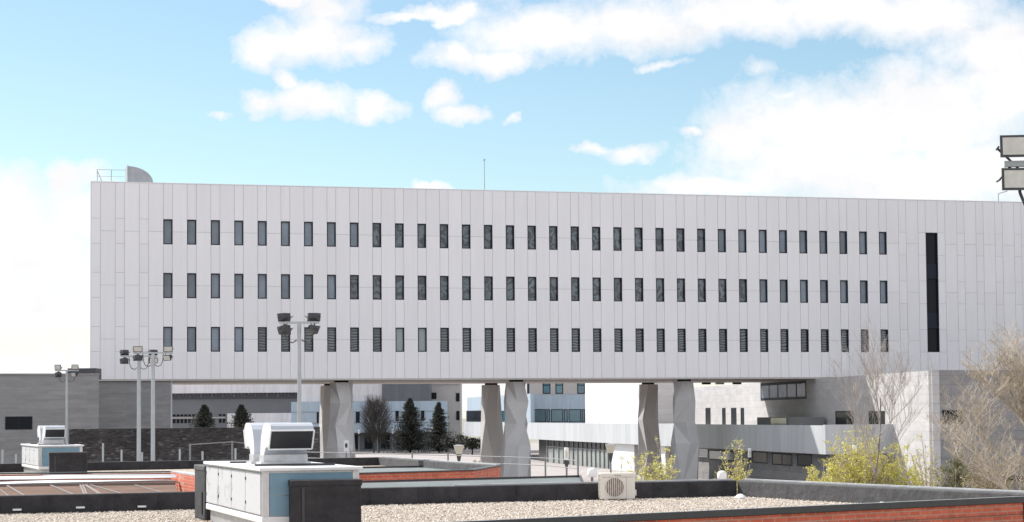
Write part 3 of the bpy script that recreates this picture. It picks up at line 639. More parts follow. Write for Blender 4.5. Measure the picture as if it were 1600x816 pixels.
# front cap line
FC = .30; f0 = onz(690, 817, ZR+FC); f1 = onz(1600, 776, ZR+FC); f0.z = f1.z = 0; df = (f1-f0).normalized()
def isect(p, d, q, e):
    k = d.x*e.y - d.y*e.x; s = ((q.x-p.x)*e.y - (q.y-p.y)*e.x)/k; return Vector((p.x+d.x*s, p.y+d.y*s, 0))
corner = isect(bc, dr, f0, df); fl = f0 - df*14
print('dL', dL, 'dr', dr, 'df', df, 'corner', corner)
poly = [(lft.x, lft.y), (fl.x-14, fl.y-12), (fl.x, fl.y), (corner.x, corner.y), (bc.x, bc.y)]
v = MB(); v.face([(x, y, ZR) for x, y in poly]); gr = v.build('gravel', 'gravel', R1o); gr['kind'] = 'stuff'
v = MB(); v.face([(x, y, ZR-.3) for x, y in poly]); v.build('roof_slab', 'bitumen', R1o)
def parapet(mb, p, q, z0, z1, th, mi=0): wallslab(mb, (p.x, p.y), (q.x, q.y), z0, z1, th, mi=mi)
v = MB(); parapet(v, lft, bc, ZR-.25, ZR+PH, .28); v.build('rear_parapet', 'bitumen', R1o, bevel=.03)
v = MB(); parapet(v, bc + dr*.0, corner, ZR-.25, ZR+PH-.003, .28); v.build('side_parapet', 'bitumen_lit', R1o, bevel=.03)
nr = Vector((-dr.y, dr.x, 0))
v = MB(); p_ = bc + nr*.16; wallslab(v, (p_.x, p_.y), (corner.x+nr.x*.16, corner.y+nr.y*.16), ZR+PH, ZR+PH+.03, .14); v.build('coping', 'cap_metal', R1o)
v = MB(); nb = Vector((-dL.y, dL.x, 0)) * -1
wallslab(v, (bc.x + nb.x*.17 + dL.x*6.5, bc.y + nb.y*.17 + dL.y*6.5), (bc.x + nb.x*.17, bc.y + nb.y*.17), ZR+PH, ZR+PH+.025, .10); v.build('coping', 'cap_metal', R1o)
v = MB(); nf = Vector((-df.y, df.x, 0))
wallslab(v, (fl.x, fl.y), (corner.x + df.x*6, corner.y + df.y*6), ZR+FC-.11, ZR+FC, .20); v.build('front_cap', 'cap_dark', R1o, bevel=.012)
v = MB(); wallslab(v, (fl.x + nf.x*.01, fl.y + nf.y*.01), (corner.x + df.x*6, corner.y + df.y*6), ZR+FC+.001, ZR+FC+.008, .04); v.build('cap_edge', 'cap_metal', R1o)
v = MB(); wallslab(v, (fl.x + nf.x*.05, fl.y + nf.y*.05), (corner.x + df.x*6 + nf.x*.05, corner.y + df.y*6 + nf.y*.05), 0, ZR+FC-.113, .12); v.build('front_wall', 'brick', R1o)
v = MB(); w0 = lft - Vector((nb.x, nb.y, 0))*.0
wallslab(v, (lft.x + nb.x*.03, lft.y + nb.y*.03), (bc.x + nb.x*.03, bc.y + nb.y*.03), 0, ZR-.255, .2); v.build('rear_wall', 'brick', R1o)
for k in range(1, 26):
    q = bc + dL*(k*1.05 + .12*math.sin(k*2.3)); v = MB(); v.box8(Vector((q.x, q.y, ZR-.1)) - nb*.004, dL*.035, -nb*.006, (0,0,PH+.08)); v.build('membrane_lap', 'bitumen', R1o)
# overflow tabs on the rear parapet's face
for x, y in ((24, 797), (123, 793.5), (219, 792)):
    q = onpl(x, y, lft, Vector((-dL.y, dL.x, 0))); v = MB(); v.box8(q - nb*.04 - Vector((.055,0,.012)), (.16,.03,0), nb*.035, (0,0,.035)); v.build('overflow_spout', 'white_metal', R1o)
for x, y, lb in ((1157, 777, 'small white roof drain cap at the back corner of the gravel'), (1378, 790, 'small pale roof drain cap near the front edge of the gravel')):
    q = onz(x, y, ZR+.03); d_ = MB(); d_.lathe([(.13,0),(.13,.02),(.07,.07),(.03,.09)], n=12); o = d_.build('roof_drain', 'white_metal', None, loc=(0,0,0)); o.location = (q.x, q.y, ZR+.01); tag(o, lb, 'drain', 'roof drain caps')
# pebbles
rnd = random.Random(11); v = MB()
def inpoly(x, y):
    c = False; n = len(poly); j = n-1
    for i in range(n):
        xi, yi = poly[i]; xj, yj = poly[j]
        if (yi > y) != (yj > y) and x < (xj-xi)*(y-yi)/(yj-yi)+xi: c = not c
        j = i
    return c
cnt = 0
while cnt < 60000:
    Y = 28 + 19*rnd.random(); X = Y*rnd.uniform(-.26, .21)
    if not inpoly(X, Y) or (Vector((X, Y, 0)) - fl).dot(nf) < .24: cnt += .2; continue
    if ((Vector((X, Y, 0)) - lft).dot(nb)) > -.02: continue
    if rnd.random() < .45*max(0, math.sin(X*1.3+Y*.4)*math.sin(Y*1.9-X*.6+1)): cnt += .5; continue
    s = rnd.uniform(.011, .027); a_ = rnd.uniform(0, 6.28); z = ZR + s*.25
    pts = []
    for i in range(4):
        tt = a_ + i*math.pi/2 + rnd.uniform(-.3,.3); rr = s*rnd.uniform(.8,1.3); pts.append((X+rr*math.cos(tt), Y+rr*math.sin(tt), z+rnd.uniform(-.3,.3)*s))
    pts += [(X+rnd.uniform(-.3,.3)*s, Y, z+s*rnd.uniform(.5,.8)), (X, Y, z-s*.6)]
    v.add(pts, [(0,1,4),(1,2,4),(2,3,4),(3,0,4)]); cnt += 1
pb = v.build('pebbles', 'pebble', R1o); pb['kind'] = 'stuff'

# second roof (R2)
def Z2(x, y, rel): p = onz(x, y, EYE.z - rel); return p
B2 = thing('rear_brick_building', 'second flat-roofed brick building behind the nearest gravel roof', 'building', (-10, 66, 0))
zc = EYE.z - 1.5
bl = onz(0, 724.7, zc); br = onz(603, 714.5, zc); rf = onz(782, 727, zc); k1 = onz(740, 734, zc); k2 = onz(545, 739.3, zc); k3 = onz(306, 742.3, zc); k4 = onz(266, 736.3, zc); k5 = onz(0, 739.3, zc)
for p in (bl, br, rf, k1, k2, k3, k4, k5): p.z = 0
print('R2', [tuple(round(c, 1) for c in p) for p in (bl, br, rf, k1, k2, k3, k4, k5)])
ddl = (bl-br).normalized(); bl = br + ddl*((bl-br).length+8); k5 = k4 + (k5-k4)*1.5
ring = [bl, k5, k4, k3, k2, k1, rf, br]
v = MB(); v.face([(p.x, p.y, ZR) for p in ring]); gg = v.build('gravel', 'gravel', B2); gg['kind'] = 'stuff'
v = MB(); v.face([(p.x, p.y, ZR-.3) for p in ring]); v.build('roof_slab', 'bitumen', B2)
v = MB(); parapet(v, bl, br, ZR-.2, zc, .3); v.build('rear_parapet', 'bitumen', B2, bevel=.02)
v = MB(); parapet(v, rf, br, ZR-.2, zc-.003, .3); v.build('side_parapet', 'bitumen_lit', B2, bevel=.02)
v = MB(); parapet(v, rf, br, zc+.001, zc+.03, .15); v.build('coping', 'cap_metal', B2)
v = MB()
for p, q in ((k3, k2), (k2, k1), (k1, rf), (k4, k3)): parapet(v, p, q, 0, zc-.037, .25)
v.build('front_wall', 'brick', B2)
v = MB(); parapet(v, k5, k4, 0, zc-.055, .25); v.build('front_wall', 'brick', B2)
v = MB()
for p, q in ((k5, k4), (k3, k2), (k2, k1), (k1, rf)):
    dn = (q-p).normalized(); n_ = Vector((dn.y, -dn.x, 0))*.03; parapet(v, p+n_, q+n_, zc-.036, zc, .3)
v.build('front_cap', 'cap_dark', B2)
dn = (k3-k4).normalized(); v = MB(); parapet(v, k4, k3, zc-.036, zc+.002, .3); v.build('coping', 'cap_metal', B2)
# white sloping sheets along the left part
for (ya, za, yb, zb2) in ((741.5, zc-.06, 748.5, zc-.14), (750.3, zc-.19, 756.5, zc-.27)):
    a = onz(-40, ya+.8, za); b = onz(272, ya-.5, za); c = onz(283, yb-3.0, zb2); d_ = onz(-40, yb+.5, zb2); dz = Vector((0,0,.025))
    v = MB(); v.add([a, b, c, d_, a-dz, b-dz, c-dz, d_-dz], [(0,3,2,1),(4,5,6,7),(0,1,5,4),(1,2,6,5),(2,3,7,6),(3,0,4,7)]); v.build('eaves_sheet', 'white_metal', B2)
# pale roof sheet on the right part
zz = ZR+.06; pts = [onz(541, 732.5, zz), onz(664, 730.5, zz), onz(742, 735.5, zz), onz(690, 741, zz), onz(541, 745, zz)]
v = MB(); v.prism([(p.x, p.y) for p in reversed(pts)], ZR+.01, zz); v.build('roof_sheet', 'pale_sheet', B2)
v = MB(); v.box8(pts[0]+Vector((0,0,.001)), pts[1]-pts[0], (0,.1,0), (0,0,.06)); v.build('sheet_trim', 'cap_dark', B2)
# brown glazed roof between the two
zg = EYE.z - 1.82
g0 = onz(-40, 761, zg); g1 = onz(274, 757.5, zg); h1 = onz(284, 786, zg); h0 = onz(-40, 786, zg)
GL = thing('brown_glazed_roof', 'flat brown translucent roof with pale glazing bars between the two brick buildings', 'glazed roof', ((g0.x+h1.x)/2, 52, 3))
v = MB(); pts = [g0, g1, h1, h0]; v.prism([(p.x, p.y) for p in [h0, h1, g1, g0]], zg-.05, zg); v.build('sheet', 'brown_sheet', GL)
for x0, x1, wd_ in ((-10, 12, .03), (8, 37, .05), (77, 119, .05), (131, 158, .09), (124, 131, .05), (128, 135, .05), (140, 202, .05), (210, 272, .04)):
    a = onz(x0, 758.5, zg+.02); b = onz(x1, 776, zg+.02)
    d_ = (b-a).normalized(); n_ = Vector((-d_.y, d_.x, 0))
    v = MB(); v.box8(a - Vector((0,0,.018)), b-a, n_*wd_, (0,0,.04)); v.build('glazing_bar', 'glaze_bar', GL)
v = MB(); v.box8(g0 + Vector((0,.0,.0)), g1-g0, (0,-.12,0), (0,0,.07)); v.build('ridge_bar', 'glaze_bar', GL)
# supports
v = MB(); v.box((g1.x-.3, 50, 0), (g1.x-.1, 50.2, zg-.05)); v.box((g0.x+.3, 50, 0), (g0.x+.5, 50.2, zg-.05)); v.build('post', 'cap_dark', GL)
# pale canopy strip on the right
ze = EYE.z - 1.55
a = onz(520, 755.6, ze); b = onz(905, 745.8, ze); c = onz(909, 756, ze-.12); d_ = onz(520, 765, ze-.12)
PC = thing('metal_canopy', 'pale green sheet canopy with dark upper edge behind the black parapet', 'canopy', ((a.x+b.x)/2, 50, 3))
v = MB(); v.add([a, b, c, d_, a-Vector((0,0,.05)), b-Vector((0,0,.05)), c-Vector((0,0,.05)), d_-Vector((0,0,.05))], [(0,3,2,1),(4,5,6,7),(0,1,5,4),(1,2,6,5),(2,3,7,6),(3,0,4,7)]); v.build('sheet', 'pale_sheet', PC)
v = MB(); v.box8(a + Vector((0,0,.002)), b-a, (0,.06,0), (0,0,.048)); v.build('edge_trim', 'cap_dark', PC)
v = MB(); v.box8(b + Vector((0,0,.002)), c-b, (.05,0,0), (0,0,.05)); v.build('end_trim', 'cap_dark', PC)
v = MB(); v.box((b.x-.3, b.y-.5, 0), (b.x-.2, b.y-.4, ze-.1)); v.box((a.x+.3, a.y-.5, 0), (a.x+.4, a.y-.4, ze-.1)); v.build('post', 'cap_dark', PC)
# white path piece beyond the canopy end, a low white slab
# ------------------------------------------------------------------ ventilation unit
HV = proto('ventilation_unit', 'large white and blue rooftop ventilation unit with twin curved hoods, nearest', 'ventilation unit', 'rooftop ventilation units')
BW, BL, BH = 1.48, 5.4, .80        # width (x), length (y), cabinet height; origin = near left corner at roof level
CB = .22
v = MB(); v.box((.03,.03,CB+.1), (BW-.03,BL-.03,CB+BH-.02)); v.build('casing', 'galvanised', HV)
v = MB(); v.box((.06,.06,0), (BW-.06,BL-.06,CB)); v.build('plinth', 'galvanised', HV)
v = MB(); v.box((-.01,-.01,CB), (BW+.01,BL+.01,CB+.098)); v.build('base_frame', 'white_paint', HV, bevel=.01)
v = MB(); v.box((-.05,-.05,CB+BH-.018), (BW+.05,BL+.05,CB+BH+.03)); v.build('roof_plate', 'white_paint', HV, bevel=.008)
for x in (0, BW-.10):
    v = MB(); v.box((x, 0, CB+.1), (x+.10, .08, CB+BH-.02)); v.build('corner_post', 'galvanised', HV)
v = MB(); v.box((.11, .005, CB+.42), (BW-.11, .029, CB+BH-.05)); v.box((.11, .005, CB+.11), (BW-.11, .029, CB+.41)); v.build('blue_panel', 'blue_paint', HV)
for i in range(4):
    y0 = .12 + i*1.32; v = MB(); v.box((-.012, y0, CB+.12), (.028, y0+1.285, CB+BH-.05)); pn = v.build('side_door', 'scuffed_panel', HV, bevel=.01)
    for zz in (CB+.25, CB+.62):
        v = MB(); v.box((-.024, y0+1.23, zz), (-.013, y0+1.27, zz+.045)); v.build('latch', 'cap_dark', pn)
def hood(y0, dirn):
    # y0 = back of neck, opening points along dirn*(-y)
    W0, W1 = .36, 1.04; zb = CB+BH+.03
    prof_o = [(0,0),(0,.16),(.01,.26),(.04,.37),(.09,.47),(.17,.56),(.28,.63),(.42,.67),(.70,.67),(.80,.655),(.87,.62),(.91,.57),(.92,.55)]
    prof_i = [(.74,.26),(.56,.30),(.42,.26),(.34,.16),(.32,0)]
    pf = prof_o + prof_i; n = len(pf)
    P = lambda x, k: (x, y0 - dirn*k[0], zb + k[1])
    v = MB(); no = len(prof_o)
    # outer shell strips
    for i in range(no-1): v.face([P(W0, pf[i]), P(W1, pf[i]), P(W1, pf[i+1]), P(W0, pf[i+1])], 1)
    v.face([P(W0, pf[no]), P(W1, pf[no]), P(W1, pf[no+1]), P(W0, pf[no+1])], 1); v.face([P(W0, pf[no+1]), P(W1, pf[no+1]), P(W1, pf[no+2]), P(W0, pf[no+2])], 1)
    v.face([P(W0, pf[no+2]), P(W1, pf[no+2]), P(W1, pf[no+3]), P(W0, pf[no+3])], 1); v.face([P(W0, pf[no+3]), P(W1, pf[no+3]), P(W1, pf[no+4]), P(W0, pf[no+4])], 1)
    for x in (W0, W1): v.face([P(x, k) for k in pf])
    h = v.build('intake_hood', ['white_paint', 'hood_shell_shade'], HV)
    # mouth mesh, slanted
    a = P(W0+.02, (.925,.535)); b = P(W1-.02, (.925,.535)); c = P(W1-.02, (.755,.265)); d = P(W0+.02, (.755,.265))
    v = MB(); v.face([a, b, c, d]); v.build('mouth_mesh', 'black_mesh', h)
    v = MB()
    A, Bq, Cq, Dq = [Vector(k) for k in (P(W0-.004, (.925,.55)), P(W1+.004, (.925,.55)), P(W1+.004, (.75,.255)), P(W0-.004, (.75,.255)))]
    for p, q in ((A, Bq), (Bq, Cq), (Cq, Dq), (Dq, A)): v.tube(p, q, .014, n=6)
    v.build('mouth_rim', 'white_paint', h)
    v = MB(); k0, k1_ = sorted((y0 + dirn*.06, y0 - dirn*.40)); v.box((W0-.06, k0, zb), (W1+.06, k1_, zb+.05)); v.box((W0-.015, k0+.04, zb+.051), (W1+.015, k1_-.04, zb+.16)); v.build('collar', 'galvanised', h)
    v = MB(); k0, k1_ = (y0 - dirn*.345, y0 - dirn*.325); v.box((W0-.004, min(k0,k1_), zb+.16), (W1+.004, max(k0,k1_), zb+.275)); v.build('neck_plate', 'galvanised', h)
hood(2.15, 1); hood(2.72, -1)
for ya in (1.25, 3.6): v = MB(); v.box((.12, ya, CB+BH+.031), (BW-.1, ya+.10, CB+BH+.06)); v.build('roof_strip', 'cap_dark', HV)
HA = R(17.3)
HV2 = copy_tree(HV)
p = onz(410, 731.5, ZR+CB+BH+.03)
put(HV, (p.x, p.y, ZR), HA)
p = onz(61, 692.5, ZR+CB+BH+.03)
print('hv2', p)
put(HV2, (p.x, p.y, ZR), R(19.5), .93, 'farther white and blue rooftop ventilation unit on the rear gravel roof')
# black membrane-covered blocks
def block(x, y, Zz, w, l, h, lab, rz, slot=False):
    q = at(x, y, Zz); t = proto('duct_block', lab, 'duct block', 'black covered blocks beside the ventilation units')
    v = MB(); v.box((0,0,0), (w,l,h)); v.build('body', 'bitumen', t, bevel=.035)
    v = MB(); v.box((-.012,-.012,h-.09), (w+.012,l+.012,h+.008)); v.build('top_flashing', 'bitumen_lit' if slot else 'bitumen', t, bevel=.02)
    v = MB(); v.box((.16,-.018,0), (.20,-.001,h-.1)); v.build('membrane_seam', 'cap_dark', t)
    if slot: v = MB(); v.box((-.02,.25,.12), (-.002,.42,.5)); v.build('slot', 'black_mesh', t)
    put(t, (q.x, q.y, ZR), rz); return t
block(455, 752, 30.6, 1.06, .9, .86, 'large black membrane-covered block in front of the nearest ventilation unit', R(14))
block(320, 728, 36.0, .6, 1.25, .96, 'narrow black covered block left of the nearest ventilation unit', R(17), True)
block(77, 703, 63.2, 1.15, .5, .78, 'small black covered block before the farther ventilation unit', R(14))

# ------------------------------------------------------------------ air conditioner
AC = proto('air_conditioner', 'cream outdoor air conditioning unit standing on gravel against the black parapet', 'air conditioner')
aw, ah, ad = .80, .62, .30
v = MB(); v.box((.0,0,.03), (aw,ad,ah)); v.build('casing', 'ac_cream', AC, bevel=.02)
v = MB(); v.box((-.003,-.006,ah-.045), (aw+.003,ad+.003,ah+.006)); v.build('top_cover', 'ac_cream', AC, bevel=.01)
cx, cz, rr = .325, .30, .215
v = MB(); ring = []
n = 40; pts = []; fs = []
for i in range(n):
    tt = 2*math.pi*i/n
    for r_, y_ in ((rr, -.004), (rr+.018, -.004), (rr+.018, -.016), (rr, -.016)): pts.append((cx+r_*math.cos(tt), y_, cz+r_*math.sin(tt)))
for i in range(n):
    j = (i+1) % n
    for k in range(4): l = (k+1) % 4; fs.append((i*4+k, j*4+k, j*4+l, i*4+l))
v.add(pts, fs); fgz = v.build('fan_ring', 'ac_cream', AC)
v = MB(); v.face([(cx+rr*math.cos(2*math.pi*i/n), -.003, cz+rr*math.sin(2*math.pi*i/n)) for i in range(n)]); v.build('fan_recess', 'ac_grille', AC)
v = MB()
for i in range(5):
    t0 = 2*math.pi*i/5; v.face([(cx, -.0045, cz), (cx+rr*.92*math.cos(t0), -.0045, cz+rr*.92*math.sin(t0)), (cx+rr*.92*math.cos(t0+.7), -.0045, cz+rr*.92*math.sin(t0+.7))])
v.build('fan_blade', 'ac_blade', AC)
v = MB()
for i in range(9):
    x = -rr + 2*rr*(i+.5)/9; h_ = math.sqrt(rr*rr-x*x); v.box((cx+x-.006, -.014, cz-h_), (cx+x+.006, -.008, cz+h_))
v.build('fan_grille', 'ac_cream', AC)
v = MB()
for i in range(6): v.box((-.006, .03, .08+i*.09), (-.002, ad-.02, .135+i*.09))
v.build('side_coil', 'lamp_housing', AC)
v = MB()
for i in range(9): v.box((-.011, .03+i*.03, .06), (-.007, .036+i*.03, .60))
v.build('side_guard', 'ac_cream', AC)
v = MB(); v.box((.04,-.008,.53),(aw-.04,-.001,.535)); v.box((.60,-.006,.06),(.604,-.001,.53)); v.build('panel_line', 'ac_grille', AC)
v = MB()
for i in range(3): v.box((.33+i*.05,-.009,.565),(.365+i*.05,-.003,.58))
v.build('maker_badge', 'ac_grille', AC)
v = MB(); v.box((aw+.001,.04,.10),(aw+.04,.22,.24)); v.build('valve_cover', 'ac_cream', AC, bevel=.012)
v = MB(); v.box((.08,-.02,0),(.18,ad+.02,.029)); v.box((aw-.18,-.02,0),(aw-.08,ad+.02,.029)); v.build('foot', 'ac_cream', AC)
p = onz(938.5, 782.5, ZR); print('ac', p)
put(AC, (p.x, p.y, ZR), R(6), 54.5/ (aw*3200/p.y))

# ------------------------------------------------------------------ floodlight masts
def mast(name, lab, H, loc, rz, faces, pole_r=.085, arm=1.25, lw=.42):
    t = proto(name, lab, 'floodlight mast', 'sports floodlight masts')
    v = MB(); v.tube((0,0,0), (0,0,H-.37), pole_r*1.25, pole_r, 12); v.build('pole', 'pole_grey', t, smooth=False)
    v = MB(); v.box((-arm/2-.25,-.05,H-.36), (arm/2+.25,.05,H-.28)); v.build('crossarm', 'pole_grey', t)
    for sx in (-1, 1):
        v = MB(); P = [(sx*.09,0,H-.95),(sx*.25,.0,H-1.05),(sx*.42,0,H-.98),(sx*.52,0,H-.72),(sx*.55,0,H-.36)]
        for a, b in zip(P[:-1], P[1:]): v.tube(a, b, .022, n=6)
        v.build('cable', 'lamp_housing', t)
    for (sx, up, yaw, tilt, big) in faces:
        c = Vector((sx*(arm/2+.02), 0, H - .10 if up else H-.55)); hw, hh, hd = lw/2, .155, .14
        rot = Matrix.Rotation(yaw, 3, 'Z') @ Matrix.Rotation(tilt, 3, 'X')
        def T(p): return c + rot @ Vector(p)
        v = MB(); pts = [T(p) for p in ((-hw,-hd,-hh),(hw,-hd,-hh),(hw,-hd,hh),(-hw,-hd,hh),(-hw*.55,hd,-hh*.5),(hw*.55,hd,-hh*.5),(hw*.55,hd,hh*.6),(-hw*.55,hd,hh*.6))]
        v.add(pts, [(0,3,2,1),(4,5,6,7),(0,1,5,4),(1,2,6,5),(2,3,7,6),(3,0,4,7)]); hl = v.build('floodlight', 'lamp_housing', t)
        v = MB(); e = .035; v.add([T(p) for p in ((-hw+e,-hd-.012,-hh+e),(hw-e,-hd-.012,-hh+e),(hw-e,-hd-.012,hh-e),(-hw+e,-hd-.012,hh-e))], [(0,1,2,3)])
        v.add([T(p) for p in ((-hw+e,-hd-.002,-hh+e),(hw-e,-hd-.002,-hh+e),(hw-e,-hd-.002,hh-e),(-hw+e,-hd-.002,hh-e))], [(0,1,2,3)]); v.build('lamp_glass', 'lamp_glass', hl)
        v = MB()
        for kx in (-1, 1): v.tube(T((kx*(hw+.02),0,0)), c + Vector((kx*.12, 0, (-.20 if up else .22))), .018, n=5)
        for kx in (-1, 1): v.tube(T((kx*(hw+.015),-hd*.8,0)), T((kx*(hw+.02), hd*.6, 0)), .015, n=5)
        for i in range(6): p_ = -hw*.5 + hw*i/5; v.tube(T((p_, hd*1.02, -hh*.5)), T((p_, hd*1.02, hh*.6)), .012, n=4)
        v.build('bracket', 'lamp_housing', hl)
    put(t, loc, rz); return t
away = [(-1,True,R(200),R(18),0),(1,True,R(165),R(18),0),(-1,False,R(205),R(22),0),(1,False,R(150),R(22),0)]
def mpos(x, Z): p = at(x, 700, Z); return (p.x, p.y, 0)
mast('floodlight_mast', 'tall floodlight mast with four dark lamps turned away, right of the paired masts', 9.35, mpos(468, 74), 0, [(-1,True,R(215),R(15),0),(1,True,R(170),R(12),0),(-1,False,R(215),R(28),0),(1,False,R(120),R(22),0)], pole_r=.07, arm=.95, lw=.5)
mast('floodlight_mast', 'left mast of the close pair of floodlight masts', 9.35, mpos(217, 112), 0, [(-1,True,R(200),R(12),0),(1,False,R(20),R(12),0),(-1,False,R(210),R(22),0),(1,True,R(190),R(12),0)], pole_r=.10, arm=1.5, lw=.48)
mast('floodlight_mast', 'right mast of the close pair, its lamps facing the viewer', 9.45, mpos(239, 110), 0, [(-1,True,R(10),R(5),0),(1,True,R(5),R(5),0),(-1,False,R(190),R(15),0),(1,False,R(-30),R(20),0)], pole_r=.10, arm=1.6, lw=.5)
mast('floodlight_mast', 'thin distant floodlight mast in front of the left stone building', 9.0, mpos(104, 129), 0, [(-1,True,R(-8),R(5),0),(1,True,R(8),R(5),0),(-1,False,R(200),R(20),0),(1,False,R(-35),R(18),0)], pole_r=.07, arm=1.0, lw=.42)
q = Vector((7.52, 28, 0)); mast('floodlight_mast', 'near floodlight mast at the right edge with two large lit-glass lamps', 9.33, (q.x, q.y, 0), R(-8), [(-1,True,R(2),R(-4),0),(1,True,R(5),R(-4),0),(-1,False,R(6),R(-2),0),(1,False,R(5),R(0),0)], pole_r=.07, arm=.95, lw=.60)

# ------------------------------------------------------------------ sports court fence and stub posts
fp = [onz(461, 704.6, 4.0), onz(548, 706.2, 4.0), onz(644, 708.6, 4.0), onz(700, 709.8, 4.0), onz(784, 712, 4.0), onz(852, 714, 4.0), onz(903, 718, 4.0)]
t = thing('court_fence', 'grey metal court fence with thin rails in front of the pillars', 'fence', (fp[3].x, fp[3].y, 0))
for p in fp: v = MB(); v.tube((p.x,p.y,0), (p.x,p.y,4.04), .035, n=8); v.build('post', 'fence_metal', t)
v = MB()
for a, b in zip(fp[:-1], fp[1:]):
    for dz in (-.05, -.33): v.tube(a+Vector((0,0,dz)), b+Vector((0,0,dz)), .018, n=6)
v.build('rail', 'fence_metal', t)
fp = [at(297, 695, 88), at(363, 690.5, 92), at(400, 695, 96)]
t = thing('court_fence', 'tall wire court fence with slim posts against the dark rubble wall', 'fence', (fp[1].x, fp[1].y, 0))
for p in fp: v = MB(); v.tube((p.x,p.y,0), (p.x,p.y,p.z+.04), .04, n=8); v.build('post', 'fence_metal', t)
v = MB()
for a, b in zip(fp[:-1], fp[1:]): v.tube(a, b, .02, n=6)
v.build('rail', 'fence_metal', t)
labs = ['far left stub post by the left stone building','stub post just left of the farther ventilation unit','tall thin stub post left of the floodlight pair','short stub post left of the floodlight pair','short stub post between the paired floodlight poles','stub post right of the paired floodlight poles','short stub post below the wire court fence','short stub post at the right end of the wire fence']
sp0 = None
for (x, y), lb in zip(((4,704),(25,711),(161,694),(190,704),(222,708),(281,703),(316.5,706.5),(368,702)), labs):
    p = at(x, y, 86); h = p.z
    v = MB(); v.tube((0,0,0), (0,0,h), .04, n=8); v.tube((0,0,h+.001), (0,0,h+.03), .045, n=8)
    o = v.build('fence_post', 'pole_grey', None, loc=(0,0,0)); o.location = (p.x, p.y, 0); tag(o, 'grey ' + lb, 'post', 'stub posts before the rubble wall')

# ------------------------------------------------------------------ plaza lamps
def lamp_cyl(lab, x, Z, H, group='cylinder plaza lamps', sc=1):
    t = proto('plaza_lamp', lab, 'lamp', group)
    v = MB(); v.tube((0,0,0), (0,0,H-1.05), .055, n=8); v.build('post', 'fence_metal', t)
    v = MB(); v.lathe([(.05,H-1.15),(.15,H-.72),(.15,H-.66)], n=14); v.build('cone', 'lamp_housing', t)
    v = MB(); v.lathe([(.125,H-.659),(.13,H-.05),(.10,H)], n=14); v.build('shade', 'lamp_white', t)
    v = MB(); v.lathe([(.06,H-.55),(.06,H-.2)], c=(.0,-.085,0), n=10); v.build('lamp_core', 'lamp_amber', t)
    p = at(x, 700, Z); put(t, (p.x, p.y, 0), 0, sc); return t
def lamp_bowl(lab, x, Z, H):
    t = proto('bowl_lamp', lab, 'lamp', 'bowl-shaped plaza lamps')
    v = MB(); v.tube((0,0,0), (0,0,H-1.0), .055, n=8); v.build('post', 'fence_metal', t)
    v = MB(); v.lathe([(.05,H-1.15),(.17,H-.58)], n=14); v.build('cone', 'lamp_housing', t)
    v = MB(); v.lathe([(.17,H-.579),(.31,H-.10),(.31,H-.07)], n=18); v.build('bowl', 'lamp_amber', t)
    v = MB(); v.lathe([(.33,H-.069),(.33,H-.04),(.12,H)], n=18); v.build('lid', 'cap_metal', t)
    p = at(x, 700, Z); put(t, (p.x, p.y, 0)); return t
lamp_cyl('white cylinder lamp left of the air conditioner in front of the court fence rail', 885, 112, 3.85)
lamp_cyl('white cylinder lamp among the bright yellow-green shrubs', 1335, 112, 3.85)
lamp_cyl('slim white cylinder lamp between the right shrubs below the terrace', 1171, 150, 3.1)
lamp_bowl('bowl lamp directly behind the air conditioner', 954, 125, 3.87)
lamp_bowl('bowl lamp left of the middle pillars above the brick wall', 717, 125, 3.87)
for x, Z, h, lb in ((561,330,3.6,'leftmost distant lamp right of the left pillars'),(590,335,4.0,'distant lamp before the bare poplar-like tree'),(614,330,3.6,'distant lamp left of the big spruce'),(671.5,330,3.6,'distant lamp right of the big spruce'),(675.8,335,4.0,'taller distant lamp left of the narrow spruce')):
    lamp_cyl('small ' + lb, x, Z, h, 'distant plaza lamps', 1)
# globe bollards
for x, y, lb in ((1128, 735.5, 'white dome bollard lamp on the far side of the black parapet corner'), (925, 731, 'white round bollard lamp beside the air conditioner top')):
    p = at(x, y, 92); t = proto('dome_lamp', lb, 'lamp', 'white dome lamps'); H = p.z
    v = MB(); v.tube((0,0,0), (0,0,H-.42), .06, n=8); v.build('post', 'fence_metal', t)
    v = MB(); v.lathe([(.20,H-.42),(.22,H-.3),(.21,H-.12),(.14,H-.03),(.05,H)], n=16); v.build('dome', 'lamp_white', t, smooth=True)
    put(t, (p.x, p.y, 0))
# info sign by the left pillar
p = at(541, 688, 140); t = thing('sign_board', 'small white sign board with a dark oval beside the left pillars', 'sign', (p.x, p.y, 0))
v = MB(); v.box((p.x-.17,p.y,p.z-.78),(p.x+.17,p.y+.04,p.z)); v.build('board', 'white_paint', t)
v = MB(); v.tube((p.x,p.y+.02,0),(p.x,p.y+.02,p.z-.781),.05); v.build('post', 'fence_metal', t)
v = MB(); v.lathe([(.09,0),(.09,.012)], n=16)
vv = MB(); vv.add([(p.x+q.x*1.0, p.y-.002-q.z, p.z-.36+q.y*1.9) for q in v.v], v.f); vv.build('emblem', 'lamp_housing', t)

